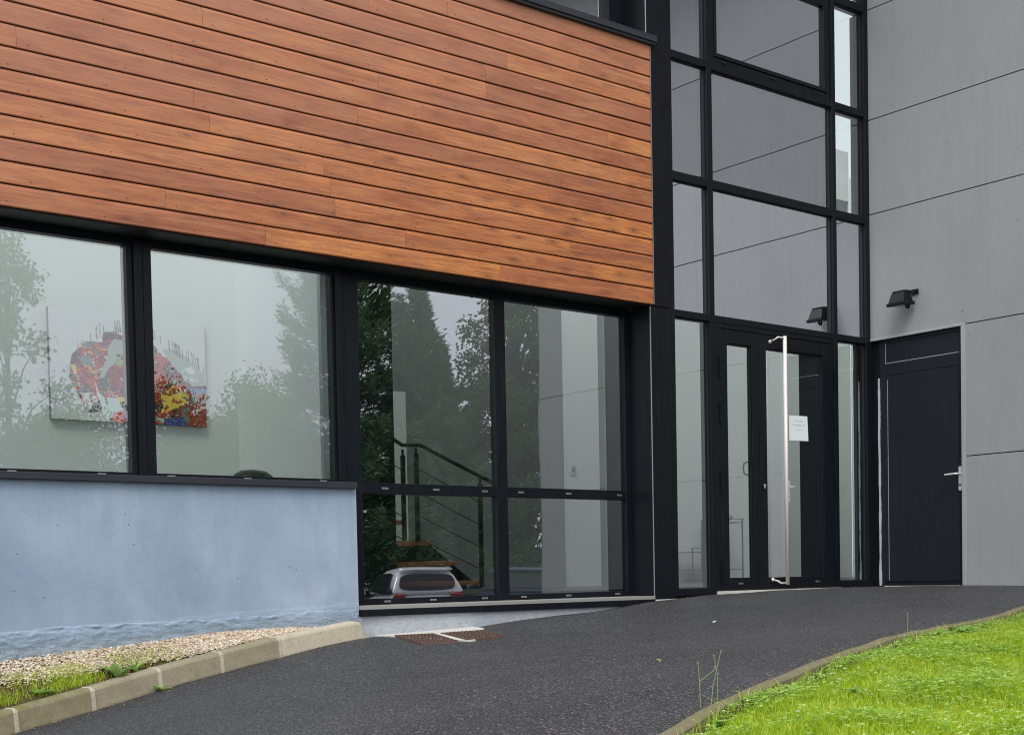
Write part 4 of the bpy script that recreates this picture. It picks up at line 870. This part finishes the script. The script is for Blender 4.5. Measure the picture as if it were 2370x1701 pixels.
leafy('dandelion', (-8.62, -.42, zst(-8.62, -.42)), 8, .10, 'small dandelion among the grass near the left edge', 'dandelion', .9, .16, 8)
leafy('weed', (-7.895, -.50, float(gz(-7.9, -.50)) + .0), 9, .085, 'little weed sprouting from the asphalt at the kerb foot', 'weed', .9, .17, 9)
def zl(x, y): return float(lawn_z(np.array(x), np.array(y)))
for i, (x, dd, n, ln, lab) in enumerate([(-7.92, .10, 22, .065, 'weed clump spilling over the edging next to the tall dry stalks'), (-7.50, .07, 20, .06, 'leafy weed against the edging, between the stalks and the bend'),
        (-6.70, .06, 14, .085, 'broad leafed weed leaning on the bend of the edging'), (-4.78, .12, 40, .11, 'pale grey green weed clump near the right end of the edging'),
        (-4.35, .16, 40, .11, 'rightmost pale weed clump by the edging'), (-5.65, .08, 18, .07, 'small weed by the edging left of the pale clumps'), (-7.25, .45, 8, .07, 'flat plantain in the middle of the lawn'), (-7.65, .62, 8, .06, 'flat rosette in the lawn near the bottom edge')]):
    yy = float(ky(x)) - dd; leafy('weed', (x, yy, zl(x, yy) + .005), n, ln, lab, 'weed', .8, .2, 20 + i)
tw = tag(empty('dry_stalk_plant', (-7.80, -5.05, float(gz(-7.80, -5.05)))), 'thin dry forked stalks standing tall at the edging, above the asphalt', 'plant')
for pts in ([(-.02, .0, 0), (-.022, 0, .10), (-.026, 0, .165)], [(.010, 0, 0), (.016, 0, .08), (.020, -.01, .13), (.034, -.01, .205)], [(-.021, 0, .098), (.018, 0, .135), (.022, 0, .148)], [(.020, -.01, .140), (.014, -.01, .19)], [(.035, .01, 0), (.036, .01, .122)]):
    z_ = pts; sub(MB().tube([(p[0] * .98, p[1] - p[0] * .8, p[2]) for p in z_], [.0013] * (len(z_) - 1) + [.0008], 5).tube([(z_[-1][0], z_[-1][1] - z_[-1][0] * .8, z_[-1][2] - .002), (z_[-1][0], z_[-1][1] - z_[-1][0] * .8, z_[-1][2] + .004)], .0028, 6), 'stalk', STALK, tw)
tw2 = tag(empty('dry_stalk_plant', (-4.95, -3.90, float(gz(-4.95, -3.90)))), 'single short dry stalk beside the edging near the right weeds', 'plant'); sub(MB().tube([(0, 0, 0), (.003, 0, .06), (.001, 0, .11)], .0014, 5), 'stalk', STALK, tw2)
PET = mat('white_petal', (.8, .8, .76), .7); YEL = mat('yellow_centre', (.7, .5, .04), .7)
for i, (x, dd, lab) in enumerate([(-7.80, .05, 'daisy resting on the edging beside the tall dry stalks'), (-7.76, .115, 'left daisy of the pair below the edging'), (-7.70, .13, 'right daisy of the pair below the edging'), (-7.12, .33, 'daisy in the middle of the lawn, upper of two'),
        (-7.22, .36, 'daisy in the middle of the lawn, lower of two'), (-7.92, .45, 'daisy nearest the bottom edge of the picture'), (-6.75, .22, 'lone daisy in the lawn below the bend'), (-5.9, .30, 'farthest daisy toward the right')]):
    yy = float(ky(x)) - dd; z = zl(x, yy); o = tag(empty('daisy', (x, yy, z)), lab, 'daisy', 'white daisies in the lawn'); sub(MB().tube([(0, 0, 0), (0, 0, .055)], .001, 5), 'stem', STALK, o); o.scale = (.85, .85, .8)
    m = MB(); 
    for k in range(12): a = k * math.pi / 6; m.add([(0, 0, .056), (.009 * math.cos(a - .2), .009 * math.sin(a - .2), .062), (.011 * math.cos(a), .011 * math.sin(a), .063), (.009 * math.cos(a + .2), .009 * math.sin(a + .2), .062)], [(0, 1, 2, 3)])
    sub(m, 'petals', PET, o); sub(ell(MB(), (0, 0, .058), (.0035, .0035, .0025), 8, 5), 'flower_centre', YEL, o)

# edging stones along the lawn
ex = [-9.1, -8.14, -7.24, -6.34, -5.42, -4.50, -3.56, -2.6, -1.6, -.05]
EL = ['edging stone at the bottom edge of the picture', 'edging stone behind the dry forked stalks', 'worn edging stone at the bend of the lawn', 'edging stone right of the bend', 'edging stone behind the pale weed clumps', 'edging stone at the right picture edge', 'edging stone beyond the right edge, nearest', 'edging stone beyond the right edge, middle', 'edging stone beyond the right edge, last']
for i in range(9):
    xs = np.linspace(ex[i] + .003, ex[i + 1] - .003, 9); rings = []
    for x in xs:
        y = float(ky(x)); z = float(gz(x, y)); s_ = (float(ky(x + .05)) - float(ky(x - .05))) / .1; nx, ny = -s_ / math.hypot(1, s_), 1 / math.hypot(1, s_); dz = .002 * math.sin(x * 11)
        rings.append([(x + nx * o_, y + ny * o_, z + h_ + dz) for o_, h_ in ((-.056, -.14), (-.056, .004), (-.050, .010), (.0, .011), (.006, .006), (.006, -.14))])
    tag(MB().loft(rings).build('edging_stone', EDGING), EL[i], 'edging stone', 'concrete edging between asphalt and lawn')

# drain covers set in pale screed near the wall
def quadslab(name, pts, th, m_, lift):
    P_ = [(x, y, float(gz(x, y)) + lift) for x, y in pts]; n = len(P_)
    return MB().add(P_ + [(x, y, z - th) for x, y, z in P_], [tuple(range(n))[::-1] if False else tuple(range(n)), tuple(range(2 * n - 1, n - 1, -1))] + [(i, i + n, (i + 1) % n + n, (i + 1) % n) for i in range(n)]).build(name, m_)
def grate(pts, label):
    o = quadslab('drain_cover', pts, .03, RUST, .012); tag(o, label, 'drain cover', 'rusty drain covers by the wall')
    a, b, c, d = [Vector((x, y, float(gz(x, y)) + .012)) for x, y in pts]; m = MB()
    for i in range(11):
        for j in range(7):
            u0, v0 = (i + .22) / 11, (j + .2) / 7; u1, v1 = (i + .78) / 11, (j + .8) / 7
            q = [a.lerp(b, uu).lerp(d.lerp(c, uu), vv) + Vector((0, 0, .0045)) for uu, vv in ((u0, v0), (u1, v0), (u1, v1), (u0, v1))]
            m.add([tuple(p) for p in q] + [tuple(p - Vector((0, 0, .006))) for p in q], [(0, 1, 2, 3), (0, 4, 5, 1), (1, 5, 6, 2), (2, 6, 7, 3), (3, 7, 4, 0)])
    t = m.build('raised_studs', RUST); t.parent = o; t['kind'] = 'stuff'; return o
grate([(-6.27, -1.02), (-6.045, -1.13), (-5.70, -.34), (-6.02, -.30)], 'left rusty cast iron drain cover, partly under asphalt')
grate([(-5.975, -1.125), (-5.64, -1.10), (-5.32, -.44), (-5.63, -.33)], 'right rusty cast iron drain cover')
tag(quadslab('pale_screed', [(-6.04, -.29), (-5.98, -1.165), (-5.92, -1.150), (-5.60, -.335), (-5.32, -.43), (-5.16, -.25), (-5.06, .01), (-6.0, .01)], .03, PALE, .010), 'pale screed strip framing the two drain covers against the wall', 'screed')
# scraps: a white leaf and twigs on the asphalt
for (x, y, a, lab) in ((-4.55, -2.05, .3, 'white petal lying on the asphalt in front of the door'), (-6.9, -3.9, 1.2, 'pale twig on the asphalt above the edging bend')):
    tag(MB().tube([(x, y, float(gz(x, y)) + .006), (x + .035 * math.cos(a), y + .035 * math.sin(a), float(gz(x + .035 * math.cos(a), y + .035 * math.sin(a))) + .008)], [.006, .004], 6).build('fallen_petal' if 'petal' in lab else 'twig', PET if 'petal' in lab else STALK), lab, 'petal' if 'petal' in lab else 'twig')

# ------------------------------------------------------------------ what stands behind the camera and shows in the glass
def conifer(loc, H_, R_, seed, label, dens=1.):
    r_ = np.random.default_rng(seed); root = tag(empty('conifer_tree', loc), label, 'tree', 'trees mirrored in the glass')
    m = MB().tube([(0, 0, 0), (.05, 0, H_ * .5), (0, 0, H_ * .97)], [.24, .13, .02], 8)
    Vs = []; tn = []; nb_ = int(150 * dens)
    for k in range(nb_):
        t = (k + r_.random()) / nb_; zc = H_ * (.06 + .93 * t); prof = (1 - t) ** .72 * (.72 + .4 * r_.random()); L_ = R_ * prof + .15
        if r_.random() < .12: L_ *= 1.35
        a = r_.uniform(0, 6.28); up = .10 + .5 * t; d = np.array([np.cos(a), np.sin(a), up]); side = np.array([-np.sin(a), np.cos(a), 0])
        m.tube([(0, 0, zc), tuple(np.array([0, 0, zc]) + d * L_ * .6)], [.03, .01], 4)
        ns = int(80 + 230 * L_ / R_)
        s_ = r_.random(ns) ** .6; w = L_ * .27 * (1 - s_ * .8); base = np.array([0, 0, zc]) + d * (s_ * L_)[:, None] + side * (r_.normal(0, .5, ns) * w)[:, None]
        base[:, 2] += -.10 * L_ * s_ ** 2 + r_.normal(0, .16, ns) + .18 * s_ ** 3 * L_
        dd = d * .55 + side * r_.normal(0, .5, ns)[:, None] + r_.normal(0, .25, (ns, 3)); dd[:, 2] += r_.uniform(-.2, .5, ns); dd /= np.linalg.norm(dd, axis=1)[:, None]
        l = r_.uniform(.14, .34, ns)[:, None]; q = np.cross(dd, r_.normal(0, 1, (ns, 3))); q /= np.linalg.norm(q, axis=1)[:, None] + 1e-9
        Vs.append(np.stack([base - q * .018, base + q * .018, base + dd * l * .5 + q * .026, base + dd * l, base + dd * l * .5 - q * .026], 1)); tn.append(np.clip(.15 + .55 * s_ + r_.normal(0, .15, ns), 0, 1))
    V = np.concatenate(Vs); n = len(V); k = np.arange(n)[:, None] * 5; F = np.concatenate([k + np.array(q) for q in ((0, 1, 2), (0, 2, 4), (4, 2, 3))])
    raw_mesh('crown', V.reshape(-1, 3), F, CONIF, root, col=np.repeat(np.concatenate(tn), 5)); m.build('trunk', BARK, root); return root
def broad(loc, H_, R_, seed, label, dens=1., group='trees mirrored in the glass', leaf=.16, name='broadleaf_tree', low=.25):
    r_ = np.random.default_rng(seed); root = tag(empty(name, loc), label, 'tree', group); m = MB(); C_ = []
    m.tube([(0, 0, 0), (.1, .05, H_ * .35), (-.05, .1, H_ * .65), (.1, 0, H_ * .92)], [.16, .12, .08, .02], 8)
    for k in range(int(46 * dens)):
        t = r_.uniform(low, 1.); a = r_.uniform(0, 6.28); rad = R_ * math.sin(math.pi * min(1, .18 + .8 * (t - low) / (1 - low))) ** .7 * r_.uniform(.35, 1.05); p = np.array([rad * math.cos(a), rad * math.sin(a), H_ * t]); C_.append(p)
        m.tube([(0, 0, H_ * max(.12, t - .18)), tuple(p * np.array([.5, .5, 1]) + np.array([0, 0, -H_ * .05])), tuple(p)], [.045, .025, .008], 5)
    Vs = []; tn = []
    for p in C_:
        ns = int(170 * dens ** .3); o = r_.normal(0, 1, (ns, 3)) * np.array([.34, .34, .30]) * R_ * .42 + p; dd = r_.normal(0, 1, (ns, 3)); dd /= np.linalg.norm(dd, axis=1)[:, None]; q = np.cross(dd, r_.normal(0, 1, (ns, 3))); q /= np.linalg.norm(q, axis=1)[:, None]
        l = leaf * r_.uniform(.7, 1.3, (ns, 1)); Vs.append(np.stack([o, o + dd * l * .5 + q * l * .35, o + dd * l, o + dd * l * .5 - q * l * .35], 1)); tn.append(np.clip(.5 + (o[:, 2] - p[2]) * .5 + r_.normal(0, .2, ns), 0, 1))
    V = np.concatenate(Vs); n = len(V); raw_mesh('crown', V.reshape(-1, 3), np.arange(4 * n).reshape(n, 4), DECID, root, col=np.repeat(np.concatenate(tn), 4)); m.build('trunk', BARK, root); return root
GZ = -1.42
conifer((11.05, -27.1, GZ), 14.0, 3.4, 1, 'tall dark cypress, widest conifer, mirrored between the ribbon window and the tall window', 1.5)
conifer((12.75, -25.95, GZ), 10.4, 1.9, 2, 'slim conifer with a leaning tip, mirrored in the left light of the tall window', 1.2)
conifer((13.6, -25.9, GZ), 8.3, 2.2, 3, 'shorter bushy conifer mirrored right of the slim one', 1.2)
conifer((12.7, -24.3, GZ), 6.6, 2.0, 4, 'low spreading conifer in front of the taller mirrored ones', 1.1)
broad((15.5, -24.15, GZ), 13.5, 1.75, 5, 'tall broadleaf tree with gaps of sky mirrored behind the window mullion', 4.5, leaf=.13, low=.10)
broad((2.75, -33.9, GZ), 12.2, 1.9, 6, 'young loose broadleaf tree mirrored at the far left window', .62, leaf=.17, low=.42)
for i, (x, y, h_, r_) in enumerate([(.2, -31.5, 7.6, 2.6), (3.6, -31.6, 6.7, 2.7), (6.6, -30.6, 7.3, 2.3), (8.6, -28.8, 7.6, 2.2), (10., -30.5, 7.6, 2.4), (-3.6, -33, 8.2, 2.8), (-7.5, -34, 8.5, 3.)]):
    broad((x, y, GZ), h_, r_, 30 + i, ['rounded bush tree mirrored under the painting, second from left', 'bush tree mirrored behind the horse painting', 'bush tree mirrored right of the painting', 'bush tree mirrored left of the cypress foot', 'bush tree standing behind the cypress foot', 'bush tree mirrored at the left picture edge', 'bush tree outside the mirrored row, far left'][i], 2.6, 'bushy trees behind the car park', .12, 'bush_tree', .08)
# cars
def car(loc, head, paint, label):
    root = tag(empty('parked_car', loc, head), label, 'car', 'cars parked facing the trees'); PA = mat('car_paint', paint, .22, .25); GL = mat('car_glass', (.02, .025, .028), .04); RB = mat('tyre_rubber', (.02, .02, .02), .8); RD = mat('tail_lamp', (.35, .02, .02), .2)
    def ring(x, w, zb, zt_, z1_): return [(x, -w, zb), (x, w, zb), (x, w * 1.02, (zb + zt_) / 2), (x, w * .97, zt_), (x, w * .60, z1_), (x, -w * .60, z1_), (x, -w * .97, zt_), (x, -w * 1.02, (zb + zt_) / 2)]
    b = MB().loft([ring(-2.0, .66, .42, .72, .76), ring(-1.93, .80, .22, .92, .97), ring(-1.5, .86, .2, .95, 1.0), ring(0, .87, .2, .93, .98), ring(1.1, .86, .2, .88, .93), ring(1.75, .80, .22, .74, .80), ring(2.02, .64, .4, .60, .64)])
    body = b.build('body', PA, root, smooth=True); body.modifiers.new('s', 'SUBSURF').levels = 1; body.modifiers['s'].render_levels = 2
    def cab(x, w, z): # rounded cross-section of the greenhouse
        zb = .93; h_ = z - zb
        half = [(.80, zb), (.80 - (.80 - w) * .45, zb + h_ * .45), (w + .02, zb + h_ * .80), (w * .90, zb + h_ * .95), (w * .55, z)]
        return [(x, -y_, z_) for y_, z_ in half] + [(x, y_, z_) for y_, z_ in half[::-1]]
    sh = MB().loft([cab(-1.93, .76, .97), cab(-1.86, .72, 1.12), cab(-1.74, .66, 1.33), cab(-1.60, .63, 1.45), cab(-1.3, .63, 1.51), cab(-.6, .63, 1.53), cab(.0, .62, 1.50), cab(.38, .60, 1.42), cab(.80, .66, 1.18), cab(1.18, .74, .96)]).build('cabin', PA, root, smooth=True)
    sb_ = sh.modifiers.new('s', 'SUBSURF'); sb_.levels = 1; sb_.render_levels = 2
    def rr(cx_, hw, hh, n_=24, p_=4.): return [(cx_ + hw * abs(math.cos(t)) ** (2 / p_) * (1 if math.cos(t) >= 0 else -1), hh * abs(math.sin(t)) ** (2 / p_) * (1 if math.sin(t) >= 0 else -1)) for t in [2 * math.pi * k / n_ + .05 for k in range(n_)]]
    g_ = MB(); pts = rr(0, .60, .165); g_.add([(-1.842 + .50 * v_ - .022, u_ * (1 - .35 * v_), 1.20 + v_) for u_, v_ in pts] + [(-1.80 + .50 * v_, u_ * (1 - .35 * v_), 1.20 + v_) for u_, v_ in pts], [tuple(range(24)), tuple(range(47, 23, -1))] + [(i, i + 24, (i + 1) % 24 + 24, (i + 1) % 24) for i in range(24)])
    g_.build('rear_window', GL, root)
    g_ = MB(); pts = rr(0, .62, .18); g_.add([(.80 - 1.55 * v_ + .05, u_ * (1 - .3 * v_), 1.20 + v_) for u_, v_ in pts] + [(.74 - 1.55 * v_, u_ * (1 - .3 * v_), 1.18 + v_) for u_, v_ in pts], [tuple(range(24)), tuple(range(47, 23, -1))] + [(i, i + 24, (i + 1) % 24 + 24, (i + 1) % 24) for i in range(24)])
    g_.build('windscreen', GL, root)
    for s_ in (-1, 1):
        for q in ([(-1.52, 1.0), (-1.36, 1.36), (-1.10, 1.40), (-1.0, 1.40), (-1.0, .99), (-1.2, .985)], [(-.94, .985), (-.94, 1.41), (-.05, 1.41), (-.02, .985)], [(.06, .985), (.03, 1.41), (.26, 1.37), (.80, 1.02), (.78, .985)]):
            n_ = len(q); y_ = lambda z: s_ * (.835 - .34 * max(0, z - .95)); g_ = MB()
            g_.add([(x, y_(z), z) for x, z in q] + [(x, y_(z) - s_ * .06, z) for x, z in q], [tuple(range(n_)), tuple(range(2 * n_ - 1, n_ - 1, -1))] + [(i, i + n_, (i + 1) % n_ + n_, (i + 1) % n_) for i in range(n_)])
            g_.build('side_window', GL, root)
    MB().loft([[(-1.80 + .12 * abs(y_), y_, 1.44), (-1.52, y_, 1.50), (-1.52, y_, 1.525), (-1.80 + .12 * abs(y_), y_, 1.465)] for y_ in (-.58, -.4, 0, .4, .58)]).build('roof_spoiler', PA, root, smooth=True)
    for x in (-1.25, 1.3):
        for s_ in (-1, 1):
            w = MB().tube([(x, s_ * .70, .31), (x, s_ * .88, .31)], .31, 20).build('wheel', RB, root); rr_ = MB().tube([(x, s_ * .87, .31), (x, s_ * .888, .31)], .2, 16).build('rim', ALU, w)
    for s_ in (-1, 1): MB().box(-1.99, -1.86, s_ * .62 - .13, s_ * .62 + .13, .80, .95).build('tail_light', RD, root, bevel=.02); MB().box(1.85, 1.98, s_ * .55 - .14, s_ * .55 + .14, .60, .72).build('headlight', GREYMET, root, bevel=.02)
    for s_ in (-1, 1): MB().box(.70, .88, s_ * .93 - .06, s_ * .93 + .06, .95, 1.07).build('wing_mirror', PA, root, bevel=.02)
    MB().box(-2.03, -1.99, -.26, .26, .52, .64).build('number_plate', PAPER, root)
    return root
hd = math.atan2(-.95, .36)
car((5.95, -16.6, GZ + .30), hd, (.78, .79, .80), 'silver white estate car mirrored in the bottom left light of the tall window')
car((9.3, -17.0, GZ + .30), hd + .1, (.11, .15, .21), 'dark blue car mirrored beside the silver one in the tall window')
